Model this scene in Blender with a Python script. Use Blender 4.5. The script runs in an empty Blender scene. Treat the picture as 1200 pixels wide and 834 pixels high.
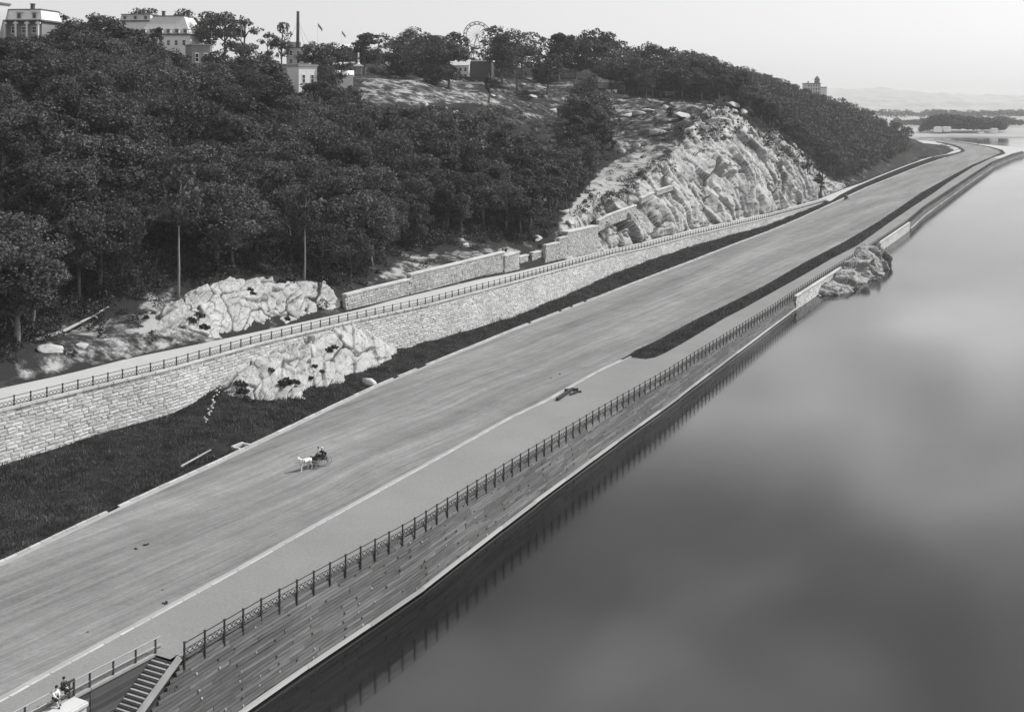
import bpy, bmesh, math, random
import numpy as np
from mathutils import Matrix, Vector

random.seed(7)
RNG = np.random.default_rng(7)
sc = bpy.context.scene
COL = sc.collection

# ------------------------------------------------------------------ camera, sky, sun, exposure
CAM_H, FOC, HOR = 48.0, 1400.0, 115.0           # metres above the water, focal length in photo pixels, horizon row
cam_d = bpy.data.cameras.new('camera')
cam = bpy.data.objects.new('camera', cam_d); COL.objects.link(cam)
cam.location = (0, 0, CAM_H); cam.rotation_euler = (math.radians(90), 0, 0)
cam_d.sensor_width = 36.0; cam_d.lens = FOC / 1200 * 36.0
cam_d.shift_y = -(417.0 - HOR) / 1200.0
cam_d.clip_start = 1.0; cam_d.clip_end = 30000
sc.camera = cam

SUN_DIR = Vector((0.93, 0.36, 1.06)).normalized()  # towards the sun
sun_el = math.asin(SUN_DIR.z); sun_az = math.atan2(SUN_DIR.x, SUN_DIR.y)
w = bpy.data.worlds.new('World'); sc.world = w; w.use_nodes = True
nt = w.node_tree; nt.nodes.clear()
sky = nt.nodes.new('ShaderNodeTexSky'); sky.sky_type = 'NISHITA'; sky.sun_disc = False
sky.sun_elevation = sun_el; sky.sun_rotation = sun_az
sky.air_density = 1.0; sky.dust_density = 0.5; sky.ozone_density = 1.0
bw = nt.nodes.new('ShaderNodeRGBToBW')
bg = nt.nodes.new('ShaderNodeBackground'); bg.inputs['Strength'].default_value = 0.083
ow = nt.nodes.new('ShaderNodeOutputWorld')
sp = nt.nodes.new('ShaderNodeSeparateColor'); av = nt.nodes.new('ShaderNodeMath'); av.operation = 'MULTIPLY_ADD'; hf = nt.nodes.new('ShaderNodeMath'); hf.operation = 'MULTIPLY'; hf.inputs[1].default_value = 0.5
nt.links.new(sky.outputs[0], bw.inputs[0]); nt.links.new(sky.outputs[0], sp.inputs[0]); nt.links.new(bw.outputs[0], hf.inputs[0])
nt.links.new(sp.outputs[2], av.inputs[0]); av.inputs[1].default_value = 0.5; nt.links.new(hf.outputs[0], av.inputs[2])
def wn(kind, op=None, *ins):
    nd = nt.nodes.new('ShaderNode' + kind)
    if op: nd.operation = op
    for i, v in enumerate(ins):
        if isinstance(v, (int, float)): nd.inputs[i].default_value = v
        else: nt.links.new(v, nd.inputs[i])
    return nd.outputs[0]
wtc = nt.nodes.new('ShaderNodeTexCoord'); wsx = nt.nodes.new('ShaderNodeSeparateXYZ'); nt.links.new(wtc.outputs['Generated'], wsx.inputs[0])
zz = wn('Math', 'ADD', wn('Math', 'MAXIMUM', wsx.outputs[2], 0.0), 0.10); wcx = nt.nodes.new('ShaderNodeCombineXYZ')
nt.links.new(wn('Math', 'DIVIDE', wsx.outputs[0], zz), wcx.inputs[0]); nt.links.new(wn('Math', 'DIVIDE', wsx.outputs[1], zz), wcx.inputs[1]); wcx.inputs[2].default_value = 3.7
wno = nt.nodes.new('ShaderNodeTexNoise'); wno.inputs['Scale'].default_value = 1.15; wno.inputs['Detail'].default_value = 4.0; wno.inputs['Roughness'].default_value = 0.5; nt.links.new(wcx.outputs[0], wno.inputs['Vector'])
wmr = nt.nodes.new('ShaderNodeMapRange'); wmr.interpolation_type = 'SMOOTHSTEP'; nt.links.new(wno.outputs['Fac'], wmr.inputs[0]); wmr.inputs[1].default_value = 0.44; wmr.inputs[2].default_value = 0.64
wmz = nt.nodes.new('ShaderNodeMapRange'); wmz.interpolation_type = 'SMOOTHSTEP'; nt.links.new(wsx.outputs[2], wmz.inputs[0]); wmz.inputs[1].default_value = 0.09; wmz.inputs[2].default_value = 0.20
cf = wn('Math', 'MULTIPLY', wmr.outputs[0], wmz.outputs[0]); lift = wn('Math', 'MULTIPLY', cf, 7.0)
nt.links.new(wn('Math', 'ADD', av.outputs[0], lift), bg.inputs['Color']); nt.links.new(bg.outputs[0], ow.inputs[0])
sl = bpy.data.lights.new('sun', 'SUN'); sl.energy = 3.0; sl.angle = math.radians(0.5); sl.color = (1, 0.995, 0.985)
so = bpy.data.objects.new('sun', sl); COL.objects.link(so)
so.rotation_euler = (-SUN_DIR).to_track_quat('-Z', 'Y').to_euler(); so.location = (200, 0, 300)
sc.view_settings.view_transform = 'Standard'; sc.view_settings.look = 'None'
sc.view_settings.exposure = 0.7; sc.view_settings.gamma = 1.0; sc.view_settings.use_curve_mapping = False
sc.cycles.max_bounces = 5; sc.cycles.diffuse_bounces = 2; sc.cycles.glossy_bounces = 2
sc.cycles.transmission_bounces = 2; sc.cycles.volume_bounces = 1; sc.cycles.transparent_max_bounces = 4

# ------------------------------------------------------------------ site frame: t runs along the speedway, n across it towards the hill
UX, UY = 0.4695, 0.8829
def W(t, n, z=0.0): return (t * UX - n * UY, t * UY + n * UX, z)
def TN(x, y): return (x * UX + y * UY, -x * UY + y * UX)
ROT_U = math.atan2(UY, UX)

def interp(x, xs, ys): return float(np.interp(x, xs, ys))
def zroad(t): return interp(t, [40, 60, 76, 122, 180, 247, 400], [6.9, 6.6, 6.2, 5.2, 4.15, 3.1, 2.9])
def zpath(t): return interp(t, [40, 92, 140, 211, 300, 415, 523, 700], [13.3, 12.8, 12.2, 11.3, 7.9, 5.8, 3.15, 2.95])

def ray(px, py, z):
    Y = FOC * (CAM_H - z) / (py - HOR); return ((px - 600) / FOC * Y, Y, z)
def on(zf, px, py, dz=0.0):
    "the place where the sight line through a photo pixel meets the surface zf(t)"
    z = zf(150)
    for _ in range(40):
        x, y, _z = ray(px, py, z); t, n = TN(x, y); z = 0.5 * z + 0.5 * (zf(t) + dz)
    return t, n
def track(zf, pts, dz=0.0):
    q = sorted(on(zf, a, b, dz) for a, b in pts)
    return [p[0] for p in q], [p[1] for p in q]
def at_depth(px, py, Y): return ((px - 600) / FOC * Y, Y, CAM_H - (py - HOR) * Y / FOC)
def proj(x, y, z): return (600 + FOC * x / y, HOR + FOC * (CAM_H - z) / y)

# lines of the site, read off at stations along it
TA, NA = track(zroad, [(0,658),(59,630),(123,600),(176,575.5),(252,541),(300,518),(396,472),(441,451),(519,419),(600,386),(688,352),(737,333),(806,307),(852,289),(900,271),(936,256),(972,239.5),(1014,220),(1050,205.6),(1080,193.8),(1110,183.7)])
TB, NB = track(zroad, [(0,825),(300,659),(350,630),(600,490.5),(640,471.6),(704,435),(739,419),(750,411),(772,401),(827,371),(900,335),(946,308),(990,285),(1031,260.6),(1056,243.7),(1080,227),(1110,210),(1140,193.7),(1159,186)])
TC, NC = track(zroad, [(757,421.6),(771,419),(800,403),(850,373),(900,346),(938,325),(975,303.5),(1005,288),(1042,261.5),(1068,243.7),(1095,226),(1110,215),(1140,196),(1167,183)])
TD, ND = track(zroad, [(210,769),(300,717),(474,624),(600,546),(703,484),(781,439),(809,421),(900,365),(928,346),(984,311),(1020,288.5),(1062,260.7),(1082,243.7),(1110,225),(1140,205),(1162,191),(1187,181),(1200,177.6),(1214,174.6)], 0.15)
TWL, NWL = track(zpath, [(0,479),(100,454),(201,430),(300,402),(404,377),(501,356),(600,330),(718,298),(809,276),(900,255),(945,243),(970,235.7)])
TP, NP = track(zpath, [(0,455),(76,439),(151,420),(249,400),(300,389),(347,379),(420,363),(461,351.5),(600,320),(716,292),(809,269.5),(900,250),(990,221),(1020,211),(1050,199.6),(1080,187)])
# nearer than the picture's edge the lines simply run on towards the bridge
def nA(t): return interp(t, [0] + TA, [NA[0] - 4] + NA)
def nB(t): return interp(t, [0] + TB, [NB[0] - 2] + NB)
def nC(t): return interp(t, TC, NC)
def nD(t): return interp(t, [0] + TD, [ND[0] + 0.3] + ND)
def nWall(t): return interp(t, [0] + TWL, [NWL[0] + 1.5] + NWL)
def nPath(t): return interp(t, [0] + TP, [NP[0] + 1.5] + NP)
T_STRIP = TC[0]

# ------------------------------------------------------------------ numpy noise
def _h(i, j, k, s):
    n = (i.astype(np.int64) * 374761393 + j.astype(np.int64) * 668265263 + k.astype(np.int64) * 2147483647 + s * 974634777) & 0xffffffff
    n = ((n ^ (n >> 13)) * 1274126177) & 0xffffffff
    n = ((n ^ (n >> 16)) * 2246822519) & 0xffffffff
    return ((n ^ (n >> 15)) & 0xffffff) / float(0xffffff)
def vnoise(p, s=0):
    p = np.asarray(p, float); i = np.floor(p); f = p - i; f = f * f * (3 - 2 * f); i = i.astype(np.int64)
    r = 0
    for dx in (0, 1):
        for dy in (0, 1):
            for dz in (0, 1):
                wgt = (f[:, 0] if dx else 1 - f[:, 0]) * (f[:, 1] if dy else 1 - f[:, 1]) * (f[:, 2] if dz else 1 - f[:, 2])
                r = r + wgt * _h(i[:, 0] + dx, i[:, 1] + dy, i[:, 2] + dz, s)
    return r * 2 - 1
def fbm(p, octv=4, s=0, gain=0.5):
    p = np.asarray(p, float); a = 1.0; r = 0
    for o in range(octv):
        r = r + a * vnoise(p, s + o * 17); p = p * 2.03; a *= gain
    return r

# ------------------------------------------------------------------ materials (black-and-white film: all tones are neutral)
MATS = {}
class NT:
    def __init__(self, name):
        self.m = bpy.data.materials.new(name); self.m.use_nodes = True
        self.t = self.m.node_tree; self.t.nodes.clear()
        self.out = self.t.nodes.new('ShaderNodeOutputMaterial')
        self.b = self.t.nodes.new('ShaderNodeBsdfPrincipled')
        self.t.links.new(self.b.outputs[0], self.out.inputs[0]); MATS[name] = self.m
    def n(self, kind, **kw):
        nd = self.t.nodes.new('ShaderNode' + kind)
        for k, v in kw.items():
            if k in nd.inputs.keys(): nd.inputs[k].default_value = v
            else: setattr(nd, k, v)
        return nd
    def l(self, a, b): self.t.links.new(a, b)
    def math(self, op, a, b=None, c=None):
        nd = self.t.nodes.new('ShaderNodeMath'); nd.operation = op
        for i, v in enumerate((a, b, c)):
            if v is None: continue
            if isinstance(v, (int, float)): nd.inputs[i].default_value = v
            else: self.l(v, nd.inputs[i])
        return nd.outputs[0]
    def coords(self, rot=0.0, scale=(1, 1, 1), kind='Object'):
        tc = self.n('TexCoord'); mp = self.n('Mapping')
        # turn first so the pattern can be stretched along the road
        m2 = self.n('Mapping'); m2.inputs['Rotation'].default_value = (0, 0, rot)
        self.l(tc.outputs[kind], m2.inputs[0]); mp.inputs['Scale'].default_value = scale
        self.l(m2.outputs[0], mp.inputs[0]); return mp.outputs[0]
    def noise(self, vec, scale, detail=4, rough=0.55):
        nd = self.n('TexNoise'); nd.inputs['Scale'].default_value = scale; nd.inputs['Detail'].default_value = detail
        nd.inputs['Roughness'].default_value = rough
        if vec is not None: self.l(vec, nd.inputs['Vector'])
        return nd.outputs['Fac']
    def ramp(self, fac, stops):
        nd = self.n('ValToRGB'); cr = nd.color_ramp
        while len(cr.elements) < len(stops): cr.elements.new(0.5)
        for e, (p, v) in zip(cr.elements, stops):
            e.position = p; e.color = (v, v, v, 1)
        self.l(fac, nd.inputs[0]); return nd.outputs[0]
    def bump(self, h, strength=0.3, dist=0.1):
        b = self.n('Bump'); b.inputs['Strength'].default_value = strength; b.inputs['Distance'].default_value = dist
        self.l(h, b.inputs['Height']); self.l(b.outputs[0], self.b.inputs['Normal'])
    def color(self, v):
        if isinstance(v, (int, float)): self.b.inputs['Base Color'].default_value = (v, v, v, 1)
        else: self.l(v, self.b.inputs['Base Color'])
    def set(self, rough=0.9, spec=0.2, **kw):
        self.b.inputs['Roughness'].default_value = rough; self.b.inputs['Specular IOR Level'].default_value = spec
        for k, v in kw.items(): self.b.inputs[k].default_value = v
        return self.m

def simple(name, base, vary=0.15, scale=2.0, rough=0.85, spec=0.2, per_obj=0.0, bump=0.0):
    k = NT(name); c = k.coords(); f = k.noise(c, scale, 5)
    v = k.math('MULTIPLY_ADD', f, 2 * vary * base, base * (1 - vary))
    if per_obj:
        r = k.n('ObjectInfo').outputs['Random']
        a = k.n('Attribute'); a.attribute_name = 'tone'
        rr = k.math('ADD', r, a.outputs['Fac']); rr = k.math('FRACT', rr)
        v = k.math('MULTIPLY', v, k.math('MULTIPLY_ADD', rr, 2 * per_obj, 1 - per_obj))
    k.color(v)
    if bump: k.bump(k.noise(c, scale * 4, 5), bump, 0.05)
    return k.set(rough, spec)

# road: rolled earth with wheel tracks running along it
k = NT('rolled_earth')
tc_ = k.n('TexCoord'); wv = k.n('TexNoise'); wv.inputs['Scale'].default_value = 0.035; wv.inputs['Detail'].default_value = 2.0; k.l(tc_.outputs['Object'], wv.inputs['Vector'])
vm = k.n('VectorMath'); vm.operation = 'MULTIPLY_ADD'; k.l(wv.outputs['Color'], vm.inputs[0]); vm.inputs[1].default_value = (3.2, 3.2, 0); k.l(tc_.outputs['Object'], vm.inputs[2])
def along(sc_):
    m2 = k.n('Mapping'); m2.inputs['Rotation'].default_value = (0, 0, -ROT_U); k.l(vm.outputs[0], m2.inputs[0]); mp = k.n('Mapping'); mp.inputs['Scale'].default_value = sc_; k.l(m2.outputs[0], mp.inputs[0]); return mp.outputs[0]
a = k.noise(along((0.02, 0.9, 0.0)), 1.0, 6, 0.65); b = k.noise(along((0.09, 4.2, 0.0)), 1.0, 4, 0.7); d = k.noise(along((0.010, 0.13, 0.0)), 1.0, 3, 0.5)
c4 = k.coords(); e = k.noise(c4, 0.22, 6, 0.75); g = k.noise(c4, 2.2, 4, 0.8)
s = k.math('ADD', k.math('MULTIPLY', a, 0.24), k.math('MULTIPLY', b, 0.24)); s = k.math('ADD', s, k.math('MULTIPLY', d, 0.26)); s = k.math('ADD', s, k.math('MULTIPLY', e, 0.16)); s = k.math('ADD', s, k.math('MULTIPLY', g, 0.14))
k.color(k.ramp(s, [(0.39, 0.075), (0.46, 0.135), (0.54, 0.195), (0.64, 0.30)]))
k.bump(k.math('ADD', b, g), 0.35, 0.06); k.set(0.95, 0.1)
# promenade surface: fine rolled gravel
k = NT('fine_gravel'); c = k.coords()
f = k.noise(c, 5.0, 3, 0.8); g = k.noise(c, 0.08, 4)
k.color(k.math('ADD', k.math('MULTIPLY_ADD', f, 0.15, 0.075), k.math('MULTIPLY', g, 0.10))); k.set(0.95, 0.1)
k = NT('pale_gravel'); c = k.coords()
f = k.noise(c, 3.0, 4, 0.7); g = k.noise(c, 0.15, 4)
k.color(k.math('ADD', k.math('MULTIPLY_ADD', f, 0.14, 0.27), k.math('MULTIPLY', g, 0.12))); k.set(0.95, 0.1)
simple('dusty_margin', 0.30, 0.3, 0.4, 0.95, 0.1)
simple('kerb_stone', 0.38, 0.25, 1.5, 0.9, 0.2, 0.18)
simple('cap_stone', 0.47, 0.15, 1.2, 0.9, 0.2, 0.12)
# dressed wall stones
k = NT('wall_stone'); c = k.coords()
tc = k.n('NewGeometry'); f = k.noise(tc.outputs['Position'], 1.6, 6, 0.65); g = k.noise(tc.outputs['Position'], 0.09, 4)
r = k.n('ObjectInfo').outputs['Random']; at = k.n('Attribute'); at.attribute_name = 'tone'
rr = k.math('FRACT', k.math('ADD', r, at.outputs['Fac']))
v = k.math('MULTIPLY', k.math('MULTIPLY_ADD', f, 0.42, 0.27), k.math('MULTIPLY_ADD', rr, 0.38, 0.80))
v = k.math('MULTIPLY', v, k.math('MULTIPLY_ADD', g, 0.55, 0.72))
k.color(v); k.bump(k.noise(tc.outputs['Position'], 5, 5), 0.5, 0.08); k.set(0.92, 0.15)
m_old = MATS['wall_stone'].copy(); m_old.name = 'old_wall_stone'; MATS['old_wall_stone'] = m_old
for nd in m_old.node_tree.nodes:
    if nd.type == 'MATH' and nd.operation == 'MULTIPLY_ADD' and abs(nd.inputs[1].default_value - 0.42) < 1e-4: nd.inputs[1].default_value = 0.40; nd.inputs[2].default_value = 0.14
simple('mortar', 0.33, 0.3, 2.0)
# bedrock
def rock(name, lo, hi, sc_=0.35, stain=0.5):
    k = NT(name); g = k.n('NewGeometry').outputs['Position']
    f = k.noise(g, sc_, 8, 0.65); mp = k.n('Mapping'); mp.inputs['Rotation'].default_value = (0.3, 0.5, 0.6); mp.inputs['Scale'].default_value = (0.3, 0.3, 1.4)
    k.l(g, mp.inputs[0]); s_ = k.noise(mp.outputs[0], 0.8, 6, 0.7)
    fine = k.noise(g, 3.0, 5, 0.7)
    v = k.math('ADD', k.math('MULTIPLY', f, 0.55), k.math('MULTIPLY', s_, 0.3)); v = k.math('ADD', v, k.math('MULTIPLY', fine, 0.15))
    col = k.ramp(v, [(0.36, lo), (0.46, lo + (hi - lo) * 0.6), (0.60, hi)])
    at = k.n('Attribute'); at.attribute_name = 'crack'
    m = k.math('SUBTRACT', 1.0, k.math('MULTIPLY', at.outputs['Fac'], stain))
    k.color(k.math('MULTIPLY', col, m)); k.bump(k.math('ADD', s_, fine), 0.5, 0.35); return k.set(0.92, 0.15)
rock('schist', 0.22, 0.46, 0.30, 0.86)
rock('cliff_schist', 0.13, 0.48, 0.10, 0.9)
rock('wet_schist', 0.05, 0.40, 0.30, 0.85)
rock('boulder_stone', 0.22, 0.50, 0.9, 0.6)
# hillside soil: attribute 'bare' 0 = brush and leaf litter, 1 = bare dirt and ledge
k = NT('hill_soil'); g = k.n('NewGeometry').outputs['Position']
f = k.noise(g, 0.12, 7, 0.65); h = k.noise(g, 0.9, 6, 0.75); at = k.n('Attribute'); at.attribute_name = 'bare'
m = k.math('ADD', at.outputs['Fac'], k.math('MULTIPLY_ADD', f, 2.2, -1.1)); m = k.math('ADD', m, k.math('MULTIPLY_ADD', h, 1.5, -0.75)); q_ = k.noise(g, 0.33, 4, 0.6); m = k.math('ADD', m, k.math('MULTIPLY_ADD', q_, 1.8, -0.95))
k.color(k.ramp(m, [(0.25, 0.03), (0.45, 0.07), (0.62, 0.17), (0.85, 0.34)])); k.bump(h, 0.6, 0.5); k.set(0.98, 0.05)
k = NT('turf_soil'); c = k.coords(); f = k.noise(c, 0.25, 6, 0.7); h = k.noise(c, 2.5, 5, 0.75)
k.color(k.math('MULTIPLY', k.math('MULTIPLY', k.math('POWER', f, 2.0), 0.11), k.math('MULTIPLY_ADD', h, 0.9, 0.45))); k.bump(h, 0.7, 0.3); k.set(0.98, 0.05)
# foliage: every leaf spray is an island of its own with its own tone
def foliage(name, lo, hi, trans=0.25):
    k = NT(name); gi = k.n('NewGeometry'); r = gi.outputs['Random Per Island']; o = k.n('ObjectInfo').outputs['Random']
    cl = k.noise(gi.outputs['Position'], 0.55, 3, 0.6); v = k.math('MULTIPLY_ADD', k.math('MULTIPLY', k.math('MULTIPLY_ADD', r, 0.8, 0.42), k.math('SMOOTHSTEP' if False else 'POWER', cl, 2.2)), (hi - lo) * 4.4, lo * .8); v = k.math('MULTIPLY', v, k.math('MULTIPLY_ADD', o, 0.7, 0.65))
    k.color(v)
    tr = k.n('BsdfTranslucent'); k.l(v, tr.inputs['Color'])
    mx = k.n('MixShader'); mx.inputs[0].default_value = trans
    k.l(k.b.outputs[0], mx.inputs[1]); k.l(tr.outputs[0], mx.inputs[2]); k.l(mx.outputs[0], k.out.inputs[0])
    return k.set(0.62, 0.2)
foliage('oak_leaves', 0.018, 0.085)
foliage('pale_leaves', 0.03, 0.10)
foliage('dark_leaves', 0.014, 0.05)
foliage('grass_blades', 0.008, 0.075, 0.15)
simple('bark', 0.13, 0.4, 3.0); simple('pale_bark', 0.24, 0.3, 3.0)
simple('iron_paint', 0.035, 0.25, 3.0, 0.55, 0.4)
simple('dark_iron', 0.05, 0.3, 3.0, 0.6, 0.4)
simple('pipe_rail', 0.30, 0.2, 2.0, 0.5, 0.4)
k = NT('weathered_plank'); g = k.n('NewGeometry').outputs['Position']
m2 = k.n('Mapping'); m2.inputs['Rotation'].default_value = (0, 0, -ROT_U); mp = k.n('Mapping'); mp.inputs['Scale'].default_value = (0.30, 1.5, 5.0)
k.l(g, m2.inputs[0]); k.l(m2.outputs[0], mp.inputs[0]); f = k.noise(mp.outputs[0], 1.2, 6, 0.7); big = k.noise(g, 0.05, 3)
r = k.n('ObjectInfo').outputs['Random']; at = k.n('Attribute'); at.attribute_name = 'tone'
rr = k.math('FRACT', k.math('ADD', r, at.outputs['Fac']))
v = k.math('MULTIPLY', k.math('MULTIPLY_ADD', f, 0.28, 0.0), k.math('MULTIPLY_ADD', k.math('POWER', rr, 2.0), 0.55, 0.72))
v = k.math('MULTIPLY', v, k.math('MULTIPLY_ADD', big, 0.8, 0.6))
k.color(v); k.bump(f, 0.3, 0.03); k.set(0.85, 0.2)
simple('dark_plank', 0.075, 0.4, 1.0, 0.9, 0.15, 0.35)
simple('bleached_timber', 0.34, 0.3, 0.8, 0.85, 0.2, 0.25)
simple('stair_tread', 0.30, 0.25, 1.5, 0.9, 0.2, 0.15)
simple('white_paint', 0.72, 0.08, 0.8, 0.7, 0.3)
simple('pale_paint', 0.52, 0.12, 0.8, 0.75, 0.3)
simple('grey_paint', 0.24, 0.15, 0.8, 0.8, 0.2)
simple('dark_paint', 0.09, 0.2, 0.8, 0.8, 0.2)
simple('roof_slate', 0.30, 0.25, 1.2, 0.8, 0.2); simple('dark_slate', 0.13, 0.25, 1.2, 0.8, 0.2)
simple('white_stone', 0.50, 0.12, 1.0, 0.85, 0.2)
simple('steel_white', 0.35, 0.1, 1.0, 0.6, 0.3)
k = NT('window_glass'); k.color(0.02); k.set(0.1, 0.5)
simple('horse_coat', 0.74, 0.08, 4.0, 0.7, 0.2); simple('dark_coat', 0.05, 0.2, 4.0, 0.7, 0.2)
simple('skin', 0.42, 0.05, 4.0, 0.6, 0.3); simple('white_cloth', 0.75, 0.08, 5.0); simple('black_cloth', 0.028, 0.2, 5.0); simple('grey_cloth', 0.16, 0.2, 5.0)
simple('straw', 0.6, 0.1, 6.0); simple('hair', 0.03, 0.2, 6.0); simple('carriage_paint', 0.03, 0.2, 3.0, 0.35, 0.5); simple('leather', 0.04, 0.2, 3.0, 0.5, 0.4)
simple('old_log', 0.30, 0.3, 2.0); simple('timber_beam', 0.04, 0.3, 2.0); simple('dung', 0.03, 0.3, 4.0); simple('flag_cloth', 0.25, 0.4, 1.0)
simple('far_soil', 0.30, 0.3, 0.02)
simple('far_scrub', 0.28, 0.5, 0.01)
simple('beam_wood', 0.26, 0.25, 1.0, 0.9, 0.2, 0.15)
# river: smooth tidal water, cloud reflections painted in colour and a little wind ruffling
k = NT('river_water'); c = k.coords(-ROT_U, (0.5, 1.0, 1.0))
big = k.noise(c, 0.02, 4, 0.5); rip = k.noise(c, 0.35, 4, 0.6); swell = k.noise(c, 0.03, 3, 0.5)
k.color(k.ramp(big, [(0.40, 0.003), (0.55, 0.016), (0.70, 0.05)]))  # pale patches in the colour stand in for reflected clouds
rg = k.ramp(swell, [(0.35, 0.075), (0.7, 0.12)]); k.l(rg, k.b.inputs['Roughness'])
k.b.inputs['IOR'].default_value = 1.333; k.b.inputs['Specular IOR Level'].default_value = 0.5
k.bump(k.math('ADD', rip, k.math('MULTIPLY', swell, 2.0)), 0.045, 0.10)

# ------------------------------------------------------------------ object helpers
BASE = {}
def tag(o, label=None, cat=None, group=None, kind=None):
    if label: o['label'] = label
    if cat: o['category'] = cat
    if group: o['group'] = group
    if kind: o['kind'] = kind
    return o
def empty(name, loc, label=None, cat=None, group=None, rz=0.0):
    o = bpy.data.objects.new(name, None); COL.objects.link(o); o.location = loc; o.rotation_euler = (0, 0, rz); o.empty_display_size = 0.5
    BASE[o.name] = Matrix.Translation(Vector(loc)) @ Matrix.Rotation(rz, 4, 'Z')
    return tag(o, label, cat, group)
def mesh_of(name, V, F, mat, smooth=False, tone=None, attrs=None):
    me = bpy.data.meshes.new(name)
    V = np.asarray(V, np.float32)
    if isinstance(F, np.ndarray):
        nf, k_ = F.shape
        me.vertices.add(len(V)); me.vertices.foreach_set('co', V.ravel())
        me.loops.add(nf * k_); me.loops.foreach_set('vertex_index', F.ravel().astype(np.int32))
        me.polygons.add(nf); me.polygons.foreach_set('loop_start', np.arange(0, nf * k_, k_, dtype=np.int32))
        me.polygons.foreach_set('loop_total', np.full(nf, k_, np.int32)); me.update(calc_edges=True)
    else:
        me.from_pydata([tuple(v) for v in V], [], F); me.update()
    for m in (mat if isinstance(mat, (list, tuple)) else [mat]): me.materials.append(MATS[m])
    if smooth: me.polygons.foreach_set('use_smooth', np.ones(len(me.polygons), bool))
    if tone is not None:
        a = me.attributes.new('tone', 'FLOAT', 'FACE'); a.data.foreach_set('value', np.asarray(tone, np.float32))
    for nm, val in (attrs or {}).items():
        a = me.attributes.new(nm, 'FLOAT', 'POINT'); a.data.foreach_set('value', np.asarray(val, np.float32))
    return me
def put(name, me, parent=None, M=None, parent_world=None):
    "links a mesh; world-space vertices or matrix M stay where they are when parented"
    o = bpy.data.objects.new(name, me); COL.objects.link(o)
    M = M if M is not None else Matrix.Identity(4)
    if parent is not None:
        o.parent = parent; o.matrix_parent_inverse = Matrix.Identity(4)
        pw = parent_world if parent_world is not None else BASE[parent.name]
        o.matrix_basis = pw.inverted() @ M
    else: o.matrix_basis = M
    BASE[o.name] = M.copy()
    return o

class MB:
    "collects boxes, bars, tubes and grids for ONE mesh"
    def __init__(self): self.V = []; self.F = []; self.T = []; self.MI = []
    def add(self, V, F, tone=0.0, mi=0):
        b = len(self.V); self.V += [tuple(v) for v in V]
        for f in F: self.F.append(tuple(i + b for i in f)); self.T.append(tone); self.MI.append(mi)
    def hexa(self, P, tone=0.0, mi=0):       # P: four bottom, four top corners, counter-clockwise
        self.add(P, [(3, 2, 1, 0), (4, 5, 6, 7), (0, 1, 5, 4), (1, 2, 6, 5), (2, 3, 7, 6), (3, 0, 4, 7)], tone, mi)
    def box(self, c, s, rz=0.0, tone=0.0, mi=0):
        x, y, z = s[0] / 2, s[1] / 2, s[2] / 2; cs, sn = math.cos(rz), math.sin(rz)
        P = []
        for zz in (-z, z):
            for a, b in ((-x, -y), (x, -y), (x, y), (-x, y)): P.append((c[0] + a * cs - b * sn, c[1] + a * sn + b * cs, c[2] + zz))
        self.hexa(P, tone, mi)
    def beam(self, a, b, wd, ht, tone=0.0, up=(0, 0, 1), mi=0):
        a = Vector(a); b = Vector(b); d = (b - a).normalized(); u = Vector(up); s = d.cross(u)
        if s.length < 1e-5: s = d.cross(Vector((1, 0, 0)))
        s.normalize(); v = s.cross(d); s = s * wd / 2; v = v * ht / 2
        self.hexa([a - s - v, a + s - v, b + s - v, b - s - v, a - s + v, a + s + v, b + s + v, b - s + v][0:8], tone, mi)
    def tube(self, pts, radii, seg=6, tone=0.0, mi=0, cap=True):
        rings = []; n = len(pts); b0 = len(self.V); pts = [Vector(p) for p in pts]
        for i, p in enumerate(pts):
            d = (pts[min(i + 1, n - 1)] - pts[max(i - 1, 0)]).normalized(); s = d.cross(Vector((0.13, 0.31, 1)))
            if s.length < 1e-4: s = d.cross(Vector((1, 0, 0)))
            s.normalize(); v = s.cross(d); r = radii[i] if not isinstance(radii, (int, float)) else radii
            for q in range(seg):
                th = 2 * math.pi * q / seg; self.V.append(tuple(p + s * (r * math.cos(th)) + v * (r * math.sin(th))))
        for i in range(n - 1):
            for q in range(seg):
                a = b0 + i * seg + q; b = b0 + i * seg + (q + 1) % seg
                self.F.append((a, b, b + seg, a + seg)); self.T.append(tone); self.MI.append(mi)
        if cap:
            self.F.append(tuple(b0 + q for q in reversed(range(seg)))); self.T.append(tone); self.MI.append(mi)
            self.F.append(tuple(b0 + (n - 1) * seg + q for q in range(seg))); self.T.append(tone); self.MI.append(mi)
    def ball(self, c, r, seg=8, rings=5, tone=0.0, mi=0):
        if isinstance(r, (int, float)): r = (r, r, r)
        b0 = len(self.V)
        for i in range(rings + 1):
            ph = math.pi * i / rings
            for q in range(seg):
                th = 2 * math.pi * q / seg; self.V.append((c[0] + r[0] * math.sin(ph) * math.cos(th), c[1] + r[1] * math.sin(ph) * math.sin(th), c[2] - r[2] * math.cos(ph)))
        for i in range(rings):
            for q in range(seg):
                a = b0 + i * seg + q; b = b0 + i * seg + (q + 1) % seg
                self.F.append((a, b, b + seg, a + seg)); self.T.append(tone); self.MI.append(mi)
    def mesh(self, name, mat, smooth=False):
        me = mesh_of(name, self.V, self.F, mat, smooth, self.T)
        if isinstance(mat, (list, tuple)): me.polygons.foreach_set('material_index', np.asarray(self.MI, np.int32))
        return me
    def build(self, name, mat, parent=None, smooth=False, M=None): return put(name, self.mesh(name, mat, smooth), parent, M)
def grid_faces(nu, nv):
    i = np.arange(nu - 1)[:, None] * nv + np.arange(nv - 1)[None, :]
    return np.stack([i, i + nv, i + nv + 1, i + 1], -1).reshape(-1, 4)
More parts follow.
